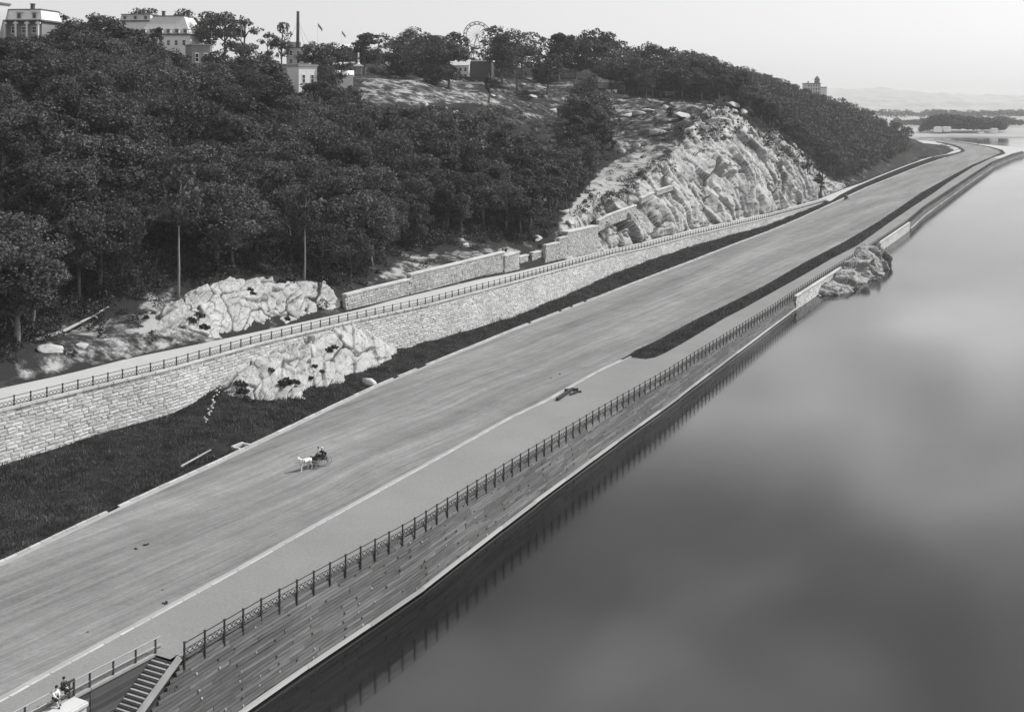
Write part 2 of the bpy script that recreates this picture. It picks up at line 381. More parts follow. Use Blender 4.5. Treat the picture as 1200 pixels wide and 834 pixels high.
def strip(name, ts, fl, fr, fzl, fzr, mat, cols=2, kind='structure', rough=0.0, flip=False):
    "a sheet between two lines of the site"
    V = []
    for t in ts:
        for j in range(cols):
            a = j / (cols - 1); n = fl(t) * (1 - a) + fr(t) * a; V.append(W(t, n, fzl(t) * (1 - a) + fzr(t) * a))
    V = np.array(V)
    if rough: V[:, 2] += rough * fbm(V * 0.3, 3, 5)
    o = put(name, mesh_of(name, V, grid_faces(len(ts), cols), mat, cols > 2))
    return tag(o, kind=kind)
# ------------------------------------------------------------------ river, far shore, speedway
T0, T1 = 30.0, 958.0
TS = list(np.arange(T0, T1 + 0.1, 4.0))
V = [(-7000, -400, 0), (7800, -400, 0), (7800, 8600, 0), (-7000, 8600, 0)]
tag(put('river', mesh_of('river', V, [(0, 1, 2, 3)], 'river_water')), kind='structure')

strip('road', TS, lambda t: nA(t) - 0.9, lambda t: nB(t) + 0.9, zroad, zroad, 'rolled_earth', 6)
# the dusty pale margins of the track, then stone kerbs
strip('road_margin', TS, lambda t: nA(t) - 0.35, lambda t: nA(t) - 0.9, zroad, zroad, 'dusty_margin')
TSN = [t for t in TS if t <= T_STRIP + 2]
strip('road_margin', TSN, lambda t: nB(t) + 0.9, lambda t: nB(t) + 0.25, zroad, zroad, 'dusty_margin')
TSF = [T_STRIP - 1.5] + [t for t in TS if t > T_STRIP - 1.0]
strip('road_margin', TSF, lambda t: nB(t) + 0.9, lambda t: nB(t) + 0.25, zroad, zroad, 'turf_soil')
def kerb_row(name, fn, ts, wid, h, mat, step, lab=None):
    mb = MB(); t = ts[0]; i = 0
    while t < ts[1]:
        L = step * random.uniform(0.85, 1.15); g = 0.03; o = random.uniform(-0.02, 0.02); hh = h + random.uniform(-0.015, 0.015)
        P = [W(a, fn(a) + s * wid / 2 + o, zroad(a) + zz) for zz in (-0.4, hh) for a, s in ((t + g, -1), (t + L - g, -1), (t + L - g, 1), (t + g, 1))]
        if random.random() < 0.96: mb.hexa(P, random.random())
        t += L; i += 1
    return tag(mb.build(name, mat), kind='structure')
kerb_row('kerb', lambda t: nA(t) - 0.17, (T0, T1), 0.34, 0.14, 'kerb_stone', 1.6)
kerb_row('kerb', lambda t: nB(t) + 0.12, (T0, T_STRIP), 0.26, 0.13, 'kerb_stone', 1.8)

# right-hand side: promenade, and from T_STRIP on a ragged grass strip between it and the track
def zwalk(t): return zroad(t) + 0.13
def nSW(t): return nC(t) if t > T_STRIP else nB(t)
TW = sorted([t for t in TS if t < T_STRIP] + [T_STRIP - 0.01]); TW2 = [T_STRIP] + [t for t in TS if t > T_STRIP]
def nEdge(t): return nD(t) + 0.32                       # back of the bulkhead's cap beam
N_FENCE = on(zroad, 183, 765, 0.13)[1]; T_ST = on(zroad, 190, 771, 0.13)[0]; T_ST1 = TD[0]   # stair head
def nWalkEdge(t): return nEdge(t) if t > T_ST + 0.2 else N_FENCE + 0.05
TWa = [t for t in TW if t < T_ST] + [T_ST + 0.2]; TWb = [T_ST + 0.2] + [t for t in TW if t > T_ST + 0.3]
strip('sidewalk', TWa, nB, nWalkEdge, zwalk, zwalk, 'fine_gravel', 3)
strip('sidewalk', TWb, nB, nEdge, zwalk, zwalk, 'fine_gravel', 3)
strip('sidewalk', TW2, nC, nEdge, zwalk, zwalk, 'fine_gravel', 3)
strip('verge', TW2, lambda t: nB(t) + 0.25, nC, zroad, zwalk, 'turf_soil', 4, rough=0.03)

# left-hand side: grass verge rising to the foot of the big wall
def zberm_base(t): return zroad(t) + interp(t, [60, 92, 120, 127, 140, 158, 170, 185, 240, 300, 340, 420], [0.5, 0.4, 1.0, 2.6, 3.0, 2.6, 1.0, 0.6, 0.5, 1.1, 0.9, 0.3])
nW_face = lambda t: nWall(t) - 0.30
T_WALLEND = TWL[-1]
TV = [t for t in TS if t <= T_WALLEND]
V = []; cols = 14
for t in TV:
    for j in range(cols):
        a = j / (cols - 1); n = nA(t) * (1 - a) + (nWall(t) + 0.4) * a
        V.append(W(t, n, zroad(t) - 0.02 + 0.25 * min(1, a * 8) + (zberm_base(t) - zroad(t)) * a ** 2))
V = np.array(V); nz = fbm(V * 0.18, 3, 9); V[:, 2] += 0.28 * nz * np.tile(np.minimum(1, np.arange(cols) / 2.0), len(TV)) * np.tile(np.minimum(1, np.arange(cols)[::-1] / 1.0), len(TV))
BERM_V = V.reshape(len(TV), cols, 3)
tag(put('verge', mesh_of('verge', V, grid_faces(len(TV), cols), 'turf_soil', True)), kind='structure')
# beyond the end of the wall: dark grass strip, then the footpath level with the road
TE = [t for t in TS if t > T_WALLEND - 4]
def nBermFar(t): return nA(t) + interp(t, [T_WALLEND, T_WALLEND + 40, 700, 960], [2.0, 4.0, 6.5, 9.0])
strip('verge', TE, nA, nBermFar, zroad, lambda t: zroad(t) + 0.1, 'turf_soil', 3)
# footpath on top of the wall
TPs = [t for t in TS if t <= T_WALLEND]
def nPathIn(t): return max(nPath(t), nWall(t) + 1.2)
strip('path', TPs, lambda t: nWall(t) + 0.32, nPathIn, zpath, lambda t: zpath(t) + 0.02, 'pale_gravel', 3)
strip('path', TE, nBermFar, lambda t: max(nPath(t), nBermFar(t) + 1.5), lambda t: zroad(t) + 0.1, lambda t: zroad(t) + 0.12, 'pale_gravel', 3)

# ------------------------------------------------------------------ the turn at the far end (level ground, sheets a few millimetres apart)
def flat_poly(name, pts, z, mat, kind='structure'):
    from mathutils.geometry import tessellate_polygon
    P = [Vector(ray(a, b, z)) for a, b in pts]
    tri = tessellate_polygon([P]); return tag(put(name, mesh_of(name, P, [tuple(t) for t in tri], mat)), kind=kind)
Z9 = 2.9
def Wpx(t, n, z=Z9): return proj(*W(t, n, z))
flat_poly('point_ground', [Wpx(956, nPath(956) + 25), Wpx(956, nEdge(956)), (1162, 190.2), (1187, 180.4), (1204, 176.0), (1216, 173.6), (1225, 172.6), (1195, 172.8), (1150, 169.0), (1120, 165.3), (1098, 162.6), (1080, 162.2), (1060, 166)], Z9 - 0.05, 'pale_gravel')
A_far = [(1119, 180.8), (1129, 177.6), (1130, 176), (1124, 172), (1110, 168), (1097.5, 166.2), (1085, 164.9), (1070, 164)]
B_far = [(1171, 182), (1175.5, 179), (1170, 175.6), (1157.5, 172), (1140, 169.2), (1112, 165.1), (1094, 162.9), (1070, 161.9)]
flat_poly('road', [Wpx(956, nA(956) - 0.9)] + A_far + B_far[::-1] + [Wpx(956, nB(956) + 0.9)], Z9 + 0.02, 'rolled_earth')
# grass and pale path round the inner side of the bend
flat_poly('verge', [Wpx(956, nA(956) + 9), Wpx(956, nA(956) - 0.6), (1119, 181.2), (1130, 178), (1131, 176), (1124.5, 171.8), (1110, 167.8), (1097.5, 166.0), (1097, 166.9), (1109, 169), (1121, 172.8), (1126.5, 176), (1125, 177.6), (1117, 179.8)], Z9 + 0.06, 'turf_soil')
flat_poly('verge', [Wpx(956, nPath(956) + 25), Wpx(956, nPath(956)), (1109, 180.6), (1118, 176.3), (1112, 172.8), (1100, 169.5), (1085, 168), (1060, 168)], Z9 + 0.04, 'turf_soil')
flat_poly('verge', [Wpx(956, nB(956) + 0.9), Wpx(956, nC(956)), (1167, 183.6), (1178.5, 180), (1175, 175.8), (1161, 172), (1141, 168.6), (1113, 164.7), (1095, 162.6), (1094, 163.1), (1112, 165.3), (1140, 169.4), (1157.5, 172.3), (1170, 176), (1173, 179), (1163, 183.5)], Z9 + 0.08, 'turf_soil')

# ------------------------------------------------------------------ hillside: a fitted surface through sighted points
HP = []
def hp_px(px, py, d):                                    # a sighted ground point at offset d behind the footpath
    k_ = (UX - UY * (px - 600) / FOC); Y = (120 + d) / k_
    x, y, z = at_depth(px, py, Y); t, n = TN(x, y); HP.append((t, n - 120, z))
for q in [(100,372,18),(60,405,8),(200,347,14),(300,318,13),(160,385,8),(430,335,5),(520,295,8),(600,286,8),(500,300,11),(560,268,16),
          (500,200,40),(500,141,80),(500,116,105),(500,95,130),(440,97,130),(440,118,104),(560,100,125),(560,128,92),(590,150,72),
          (640,100,110),(640,150,75),(640,200,45),(640,250,16),(740,105,80),(740,150,50),(740,190,30),(740,232,10),(690,262,4),(700,240,12),(700,190,36),
          (800,120,45),(800,150,28),(800,197,10),(860,130,20),(860,118,40),(900,166,15),(940,186,14),(830,125,38),(780,165,28),(770,222,6),
          (700,112,85),(660,96,120),(720,104,95),(850,112,60)]: hp_px(*q)
for t in (0, 60, 100, 140, 180): HP += [(t, 3, zpath(t) + 0.7), (t, 10, zpath(t) + 3.5), (t, 30, 23), (t, 60, 35), (t, 90, 45), (t, 120, 53), (t, 150, 58), (t, 200, 61), (t, 280, 62)]
for t in (230, 300, 380): HP += [(t, 150, 57), (t, 200, 61), (t, 280, 62), (t, 60, 33 + (t - 230) * .02)]
for t in (480, 560, 640): HP += [(t, 60, 45 - (t - 480) * .05), (t, 100, 56 - (t - 480) * .02), (t, 140, 62 - (t - 480) * .02), (t, 200, 63), (t, 280, 62)]
SKY_R = ([722, 740, 765, 790, 820, 850, 880, 905, 925, 945, 970, 1000, 1020, 1045, 1065, 1085, 1092], [48, 52, 44, 54, 60, 72, 78, 88, 96, 104, 110, 118, 127, 138, 143, 152, 168])
for px_, d_ in ((740, 130), (800, 130), (850, 130), (900, 128), (940, 112), (970, 104), (1000, 96), (1030, 76), (1060, 52), (1080, 36)):
    k_ = (UX - UY * (px_ - 600) / FOC); Y_ = (120 + d_) / k_; x_, y_, z_ = at_depth(px_, interp(px_, *SKY_R), Y_); t_, n_ = TN(x_, y_); z_ -= 12.5
    HP += [(t_, d_, z_)] + ([(t_ + 12, d_ + 60, z_ - 1), (t_ + 20, d_ + 150, z_ - 4)] if px_ < 1030 else [])
for t in (600, 640, 680, 720, 760, 800, 880, 960): HP += [(t, nPath(t) - 120 + 5, 3.2)]
for t in (1040, 1080, 1140, 1200): HP += [(t, 30, 2.4), (t, 60, 2.2), (t, 150, 2.2), (t, 280, 2)]
for t in (600, 640, 680): HP += [(t, 42, 17)]
HP += [(560, 14, 11), (500, 12, 18), (1250, 40, 2), (1250, 150, 4), (1250, 280, 4)]
HP = np.array(HP)
S = 100.0
def _tps(r): return np.where(r > 1e-9, r * r * np.log(np.maximum(r, 1e-9)), 0)
X = HP[:, :2] / S; K = _tps(np.linalg.norm(X[:, None] - X[None], axis=2)) + np.eye(len(X)) * 0.004
Pm = np.c_[np.ones(len(X)), X]; A = np.block([[K, Pm], [Pm.T, np.zeros((3, 3))]])
COEF = np.linalg.solve(A, np.r_[HP[:, 2], 0, 0, 0])
def ground_smooth(t, n):
    q = np.c_[np.atleast_1d(t), np.atleast_1d(n) - 120] / S
    r = _tps(np.linalg.norm(q[:, None] - X[None], axis=2)); return r @ COEF[:-3] + np.c_[np.ones(len(q)), q] @ COEF[-3:]
def ground(t, n):
    t = np.atleast_1d(np.asarray(t, float)); n = np.atleast_1d(np.asarray(n, float))
    z = ground_smooth(t, n); p = np.c_[t, n, np.zeros_like(t)]
    npath = np.array([max(nPathIn(a) if a < T_WALLEND else nPath(a), 0) for a in t]); d = n - npath
    zp = np.array([zpath(a) if a < T_WALLEND else zroad(a) + 0.1 for a in t])
    amp = np.clip(d / 25, 0, 1)
    z = z + amp * (1.5 * fbm(p / 19, 3, 21) + 0.5 * fbm(p / 4.5, 3, 33))
    z = np.maximum(z, zp - 0.35)
    b = np.clip(d / 4.0, 0, 1); b = b * b * (3 - 2 * b)
    return (zp - 0.06) * (1 - b) + z * b
def g1(t, n): return float(ground([t], [n])[0])
tt = np.concatenate([np.arange(0, 330, 2.5), np.arange(330, 640, 1.6), np.arange(640, 1260, 6.0)])
dd = np.concatenate([[-0.6, 0, 0.5], np.arange(1, 34, 1.0), np.arange(34, 130, 2.5), np.arange(130, 300, 8.0)])
TT, DD = np.meshgrid(tt, dd, indexing='ij')
NP0 = np.array([nPathIn(a) if a < T_WALLEND else nPath(a) for a in tt])[:, None] + DD
tf, nf = TT.ravel(), NP0.ravel()
zf_ = ground(tf, nf); zf_ -= np.where(DD.ravel() < 0, 0.3, 0)
CT_K = ([262, 290, 330, 360, 400, 440, 470, 522, 575, 612], [3, 8, 10, 13, 19, 25, 20, 16, 12, 5]); hi_c = np.interp(tf, *CT_K)
mk = (tf > 264) & (tf < 611) & (DD.ravel() < hi_c - .3) & (DD.ravel() > 0.3)
zb_c = np.array([(zpath(a) if a < T_WALLEND else zroad(a) + .1) for a in tf]); zt_c = np.array([float(v) for v in ground(tf, np.array([nPathIn(a) if a < T_WALLEND else nPath(a) for a in tf]) + hi_c)])
vv_c = np.clip((DD.ravel() - 1) / (hi_c - 1), 0, 1) ** .8; zf_ = np.where(mk, np.minimum(zf_, zb_c + (zt_c - zb_c) * vv_c ** .9 - 3.0 * np.clip((hi_c - DD.ravel()) / 2.0, 0, 1)), zf_)
PX, PY = tf * UX - nf * UY, tf * UY + nf * UX
# bare ground: clearings and quarried slopes (a material map in plan, not light)
def inpoly(px, py, poly):
    px = np.asarray(px); py = np.asarray(py); r = np.zeros(px.shape, bool); j = len(poly) - 1
    for i in range(len(poly)):
        xi, yi = poly[i]; xj, yj = poly[j]
        r ^= ((yi > py) != (yj > py)) & (px < (xj - xi) * (py - yi) / ((yj - yi) + 1e-12) + xi); j = i
    return r
sx = 600 + FOC * PX / PY; sy = HOR + FOC * (CAM_H - zf_) / PY
BARE = np.full(len(tf), 0.12)
for poly, v in (([(422,103),(470,106),(530,108),(590,109),(622,135),(600,146),(585,124),(540,121),(430,124),(415,115)], 0.58),
                ([(560,92),(672,94),(668,155),(605,150)], 0.36), ([(425,92),(560,92),(560,108),(425,104)], 0.5), ([(600,93),(640,90),(660,97),(640,106),(600,104)], .45),
                ([(700,112),(850,118),(905,165),(850,180),(760,180),(700,165)], 0.42),
                ([(655,262),(690,215),(716,190),(760,170),(860,165),(990,214),(988,240),(700,302),(640,304)], 0.74),
                ([(660,258),(690,215),(716,195),(738,200),(700,235),(690,262)], 0.98),
                ([(420,345),(440,325),(480,300),(560,292),(600,290),(610,298),(480,330)], 0.6),
                ([(30,425),(60,395),(160,360),(180,345),(230,340),(230,400),(150,420),(40,440)], 0.52), ([(170,345),(185,345),(195,385),(210,405),(185,408),(168,375)], .9)):
    BARE[inpoly(sx, sy, poly)] = v
Vh = np.c_[PX, PY, zf_]
tag(put('hillside', mesh_of('hillside', Vh, grid_faces(len(tt), len(dd)), 'hill_soil', True, attrs={'bare': BARE})), kind='structure')

# ------------------------------------------------------------------ bedrock: jointed blocks raised from a smooth sheet
def blocks(q, size, ang, asp, seed, nseed):
    "Voronoi joints in sheet coordinates; returns distance to a joint, id noise and tilt"
    ca, sa = math.cos(ang), math.sin(ang)
    p = np.c_[(q[:, 0] * ca + q[:, 1] * sa) / asp, -q[:, 0] * sa + q[:, 1] * ca] / size
    p = p + 0.09 * np.c_[fbm(np.c_[p * 1.3, p[:, 0] * 0], 3, seed + 1), fbm(np.c_[p * 1.3, p[:, 0] * 0], 3, seed + 2)]
    c = np.floor(p); f1 = np.full(len(p), 9.0); f2 = np.full(len(p), 9.0); idn = np.zeros(len(p)); ox = np.zeros(len(p)); oy = np.zeros(len(p))
    for dx in (-1, 0, 1):
        for dy in (-1, 0, 1):
            ci = c[:, 0] + dx; cj = c[:, 1] + dy; z0 = np.zeros(len(p))
            sxx = ci + _h(ci, cj, z0, seed); syy = cj + _h(ci, cj, z0, seed + 5)
            d = np.hypot(p[:, 0] - sxx, p[:, 1] - syy); h_ = _h(ci, cj, z0, seed + 9)
            near = d < f1; f2 = np.where(near, f1, np.minimum(f2, d)); idn = np.where(near, h_, idn)
            ox = np.where(near, p[:, 0] - sxx, ox); oy = np.where(near, p[:, 1] - syy, oy); f1 = np.where(near, d, f1)
    t1 = np.modf(idn * 37.7)[0] - 0.5; t2 = np.modf(idn * 91.3)[0] - 0.5
    return f2 - f1, idn, ox * t1 + oy * t2
def rock_sheet(name, P, mat, layers, fine=0.15, seed=1, edge_fade=True, flip=False, beds=(), tiltk=3.0):
    "P[nu,nv,3] smooth sheet; layers = (size, angle, aspect, height, joint depth, joint width)"
    nu, nv = P.shape[:2]
    du = np.gradient(P, axis=0); dv = np.gradient(P, axis=1); N = np.cross(du, dv); N /= np.linalg.norm(N, axis=2, keepdims=True) + 1e-9
    if N[..., 2].mean() < 0 or flip: N = -N
    su = np.concatenate([[0], np.cumsum(np.linalg.norm(np.diff(P, axis=0), axis=2).mean(1))]); sv = np.concatenate([np.zeros((nu, 1)), np.cumsum(np.linalg.norm(np.diff(P, axis=1), axis=2), axis=1)], 1)
    q = np.c_[np.repeat(su, nv), sv.ravel()]; h = np.zeros(nu * nv); cr = np.zeros(nu * nv)
    for i, (size, ang, asp, ht, jd, jw) in enumerate(layers):
        e, idn, tilt = blocks(q, size, ang, asp, seed + 31 * i, 0)
        j = np.exp(-(e / jw) ** 2) * np.clip(0.5 + 1.6 * fbm(np.c_[q / (size * 1.3), q[:, 0] * 0 + seed], 2, seed + 40 + i), 0, 1)
        h += ht * (idn - 0.5) * 2 + ht * tiltk * tilt - jd * j; cr = np.maximum(cr, j * (0.95 if i == 0 else 0.7))
    for i, (lam, ang, amp) in enumerate(beds):
        s_ = (-q[:, 0] * math.sin(ang) + q[:, 1] * math.cos(ang)) / lam + 0.95 * fbm(np.c_[q / (lam * 2.6), q[:, 0] * 0], 3, seed + 60 + i); along = (q[:, 0] * math.cos(ang) + q[:, 1] * math.sin(ang)) / (lam * 4)
        k_ = np.floor(s_); fr = s_ - k_; on_ = np.clip(0.4 + 1.3 * vnoise(np.c_[along, k_ * 7.3, k_ * 0], seed + 70 + i), 0, 1)
        h += amp * np.minimum(1 - fr, fr / 0.16) * on_ * 1.5 - amp * .5; c_ = np.exp(-(np.minimum(fr, 1 - fr) / .07) ** 2) * on_; cr = np.maximum(cr, c_ * .9)
    p3 = P.reshape(-1, 3); h += fine * fbm(p3 / 1.6, 4, seed + 3)
    if edge_fade:
        fu = np.minimum(np.arange(nu), np.arange(nu)[::-1]) / 4.0; fv = np.minimum(np.arange(nv) + 1, np.arange(nv)[::-1] + 1) / 4.0
        h = h * np.clip(np.minimum(fu[:, None], fv[None]), 0, 1).ravel()
    Vv = p3 + N.reshape(-1, 3) * h[:, None]
    return mesh_of(name, Vv, grid_faces(nu, nv), mat, False, attrs={'crack': np.clip(cr, 0, 1)})

# the great cut cliff beside the footpath
ct = np.arange(262, 612, 0.5); nvv = 170
lo_d = np.interp(ct, [262, 330, 360, 400, 500, 612], [1.6, 1.5, 1.2, 1.0, 1.0, 2.0])
hi_d = np.interp(ct, [262, 290, 330, 360, 400, 440, 470, 522, 575, 612], [3, 8, 10, 13, 19, 25, 20, 16, 12, 5])
bulge = np.interp(ct, [262, 330, 380, 440, 500, 560, 612], [0.8, 1.5, 4.0, 5.5, 3.5, 2.0, 0.2])
P = np.zeros((len(ct), nvv, 3))
for i, t in enumerate(ct):
    base = nPathIn(t) if t < T_WALLEND else nPath(t)
    v = np.linspace(0, 1, nvv); n = base + lo_d[i] + (hi_d[i] - lo_d[i]) * v ** 1.25
    zb = (zpath(t) if t < T_WALLEND else zroad(t) + 0.1) - 0.5; ztop = float(ground([t], [base + hi_d[i]])[0]) + 0.4
    prof = v ** 0.9; z = zb + (ztop - zb) * prof
    n = n - bulge[i] * np.sin(math.pi * np.clip(v, 0, 1)) ** 0.8 * 0.55
    P[i, :, 0] = t * UX - n * UY; P[i, :, 1] = t * UY + n * UX; P[i, :, 2] = z
pp = P.reshape(-1, 3)
big = 1.6 * fbm(pp / np.array([16, 16, 24.0]), 3, 71); fadev = np.tile(np.clip(np.minimum(np.linspace(0, 1, nvv), 1 - np.linspace(0, 1, nvv)) * 8, 0, 1), len(ct))
pp[:, 0] += UY * big * fadev; pp[:, 1] -= UX * big * fadev; P = pp.reshape(P.shape)
cliff = put('rock_cliff', rock_sheet('rock_cliff', P, 'cliff_schist', [(11.0, -1.1, 1.5, 1.5, 1.4, 0.03), (5.0, -0.9, 1.5, 0.75, 0.8, 0.04), (2.1, -1.1, 1.5, 0.30, 0.25, 0.05)], 0.14, 3, beds=((6.0, -1.0, 0.8),), tiltk=3.2))
tag(cliff, 'tall pale broken rock cliff rising above the footpath', 'cliff')

# outcrop on the grass against the foot of the big wall
ts_ = np.linspace(124.5, 171.5, 300); nv2 = 110; P = np.zeros((300, nv2, 3))
for i, t in enumerate(ts_):
    top = interp(t, [124.5, 129, 135, 142, 150, 157, 163, 168, 171.5], [0.6, 3.6, 4.9, 5.5, 6.2, 6.3, 4.6, 2.6, 0.2]); fr = interp(t, [124.5, 128, 135, 143, 152, 160, 166, 171.5], [111.5, 106.8, 104.8, 105.4, 106.2, 107.0, 108.6, 111.0])
    zb = interp(t, [124, 172], [5.15, 4.3]); bk = nWall(t) - 0.25
    for j in range(nv2):
        v = j / (nv2 - 1); prof = 1.12 * (1 - (1 - v) ** 2.0) if v < 0.85 else 1.12 * (1 - 0.15 ** 2) 
        n = fr + (bk - fr) * v; P[i, j] = W(t, n, zb - 1.6 + (top + 1.4) * prof)
oc = put('rock_outcrop', rock_sheet('rock_outcrop', P, 'schist', [(4.2, 0.75, 1.7, 0.40, 0.75, 0.045), (1.7, 0.65, 1.8, 0.13, 0.16, 0.05)], 0.14, 12, flip=False, beds=((2.3, 0.7, 0.62), (0.9, 0.75, .16))))
tag(oc, 'pale jointed rock outcrop in the grass below the wall beside the track', 'rock')
# outcrop beside the upper footpath
ts_ = np.linspace(127.5, 166.5, 260); nv2 = 110; P = np.zeros((260, nv2, 3))
for i, t in enumerate(ts_):
    top = interp(t, [127.5, 131, 135, 141, 148, 153, 158, 163, 165.6, 166.5], [0.5, 2.6, 4.8, 6.4, 6.8, 6.0, 5.4, 5.0, 4.4, 1.4]); dep = interp(t, [127.5, 135, 148, 160, 166.5], [5, 9, 10, 7, 6])
    zb = zpath(t) - 1.6; b0 = nPathIn(t) + 0.45
    for j in range(nv2):
        v = j / (nv2 - 1); prof = 1 - (1 - v) ** 1.9
        P[i, j] = W(t, b0 + dep * v, zb + (top + 1.7) * prof - (1.6 if v > 0.96 else 0))
oc2 = put('rock_outcrop', rock_sheet('rock_outcrop', P, 'schist', [(4.2, 0.6, 1.6, 0.42, 0.35, 0.04), (1.6, 0.7, 1.8, 0.15, 0.12, 0.05)], 0.16, 45, beds=((2.3, 0.45, 0.55), (1.0, 0.55, .16))))
tag(oc2, 'pale rock ledge between the footpath railing and the dark wood', 'rock')
# rock in the river
ts_ = np.linspace(291, 374, 300); nv2 = 90; P = np.zeros((300, nv2, 3))
for i, t in enumerate(ts_):
    top = interp(t, [291, 297, 304, 312, 320, 328, 334, 342, 352, 360, 368, 374], [0.2, 1.0, 1.8, 3.2, 4.4, 4.4, 3.6, 5.8, 5.6, 2.8, 1.5, 0.2]); out = interp(t, [291, 297, 310, 325, 340, 352, 364, 374], [2.0, 6.0, 9.0, 9.5, 8.0, 9.0, 7.5, 2.0])
    bk = nD(t) - 0.55
    for j in range(nv2):
        v = j / (nv2 - 1); prof = math.sin(min(1, v * 1.35) * math.pi / 2) ** 0.8 * (1 if v < 0.8 else 1 - 0.5 * ((v - .8) / .2) ** 2)
        P[i, j] = W(t, bk - out * (1 - v) * 1.0, -1.2 + (top + 1.2) * prof)
oc3 = put('rock_outcrop', rock_sheet('rock_outcrop', P, 'wet_schist', [(6.5, -0.7, 1.7, 1.1, 1.0, 0.05), (2.6, -0.6, 1.9, 0.42, 0.4, 0.06)], 0.30, 88, beds=((3.0, -0.8, 1.3), (1.2, -.7, .3)), tiltk=3.2))
tag(oc3, 'dark craggy rock standing in the river against the sea wall', 'rock')

# loose boulders
def boulder_mesh(seed, mat='boulder_stone'):
    bm = bmesh.new(); bmesh.ops.create_icosphere(bm, subdivisions=3, radius=1.0)
    co = np.array([v.co for v in bm.verts]); r = np.random.default_rng(seed)
    for _ in range(16):
        d = r.normal(size=3); d /= np.linalg.norm(d); lim = r.uniform(0.38, 0.72); s_ = co @ d; co -= np.outer(np.maximum(0, s_ - lim), d)
    co += 0.05 * np.c_[fbm(co * 2.2, 3, seed), fbm(co * 2.2, 3, seed + 5), fbm(co * 2.2, 3, seed + 8)]
    F = np.array([[v.index for v in f.verts] for f in bm.faces]); bm.free()
    return mesh_of('boulder', co, F, mat, False, attrs={'crack': np.zeros(len(co))})
BOULD = [boulder_mesh(s) for s in range(5)]
def boulder(x, y, z, s, label, i=0, rz=0.0, group=None):
    o = put('boulder', BOULD[i % 5], None, Matrix.Translation((x, y, z)) @ Matrix.Rotation(rz, 4, 'Z') @ Matrix.Rotation(random.uniform(-.3, .3), 4, 'X') @ Matrix.Diagonal((s[0] * 1.25, s[1] * 1.25, s[2] * 1.25, 1)))
    return tag(o, label, 'boulder', group)
def hill_pt(px, py, guess=200.0):
    "where a sight line meets the hillside"
    lo, hi = 90.0, 760.0; last = None
    for Y in np.arange(lo, hi, 1.0):
        x, y, z = at_depth(px, py, Y); t, n = TN(x, y)
        if n < nPath(t) - 1: continue
        g = g1(t, n)
        if z <= g: return x, y, g, t, n
    return None
bx = on(zroad, 431, 449, 0.3); boulder(*W(bx[0], bx[1], 4.9), (1.25, 0.9, 1.15), 'whitish boulder in the grass at the right end of the lower outcrop', 1, 0.4)
bx = on(zroad, 437, 430, 0.3); boulder(*W(bx[0] , bx[1], 5.0), (1.4, 1.0, 0.9), 'pale flat boulder just above the kerbside boulder by the outcrop', 2, 1.2)
for px, py, s, lab, i in ((60, 412, (1.7, 1.0, .9), 'long white boulder at the dark edge of the wood, left of the path', 3), (97, 409, (1.3, 0.8, 0.6), 'small white boulder right of the long white boulder', 4),
                          (135, 413, (0.8, .6, .55), 'small stone in the scrub between the log and the path', 0), (545, 290, (3.2, 1.2, .7), 'low flat pale slab above the middle of the upper wall', 1),
                          (630, 281, (2.4, 1.6, 1.0), 'rounded boulder behind the stepped wall caps', 2), (668, 262, (1.8, 1.2, 1.0), 'broken pale block beside the bare dirt chute', 3),
                          (662, 250, (2.2, 1.4, 1.0), 'flat block at the head of the rubble by the dirt chute', 4), (205, 365, (1.2, 1, .8), 'grey stone at the foot of the thin pale trunk', 0)):
    h = hill_pt(px, py)
    if h: boulder(h[0], h[1], h[2] + s[2] * 0.25, s, lab, i, random.uniform(0.6, 1.4))
for px, py, s in ((625,114,(3.5,2,1.2)),(648,130,(3,2,1.4)),(652,133,(2,1.4,1.4)),(735,136,(5,2.6,1.8)),(748,134,(3.5,2,1.4)),(758,130,(3,2,1.2)),(778,127,(4,2,1.5)),(800,137,(6.5,2.5,1.8)),
                  (832,126,(4,2,1.4)),(846,141,(4,2,1.3)),(728,178,(3,1.6,1.4)),(745,172,(3,2,1.4)),(770,157,(5,2.4,1.6)),(690,170,(2.5,1.5,1.2)),(662,152,(2.2,1.4,1.1)),(860,124,(5,3,2.0)),(640,104,(3,1.6,.8)),(612,101,(3,1.6,.8)),
                  (705,125,(2.4,1.5,1.1)),(872,133,(4,2.4,2)),(852,160,(4,2,1.5)),(826,150,(3.2,1.6,1.1)),(578,112,(3,1.5,.7)),(520,128,(2,1.2,1.0)),(534,133,(2.2,1.2,1.1)),(548,139,(2,1.3,1.1)),(508,126,(1.6,1.1,.9)),(500,124,(1.6,1,.9)),(485,122,(1.8,1,.8)),(560,142,(1.7,1.2,1.0))):
    h = hill_pt(px, py)
    if h: 
        zone = 'along the rubble edge of the dirt terrace' if px < 600 else 'on the grass left of the tongue of wood' if px < 700 else 'near the small lone tree on the open slope' if px < 815 else 'at the head of the big cliff'
        boulder(h[0], h[1], h[2] + s[2] * 0.05, (s[0], s[1] * .9, s[2] * .95), 'pale ledge of rock ' + zone, random.randrange(5), random.uniform(0.2, 1.6), 'rocks ' + zone)

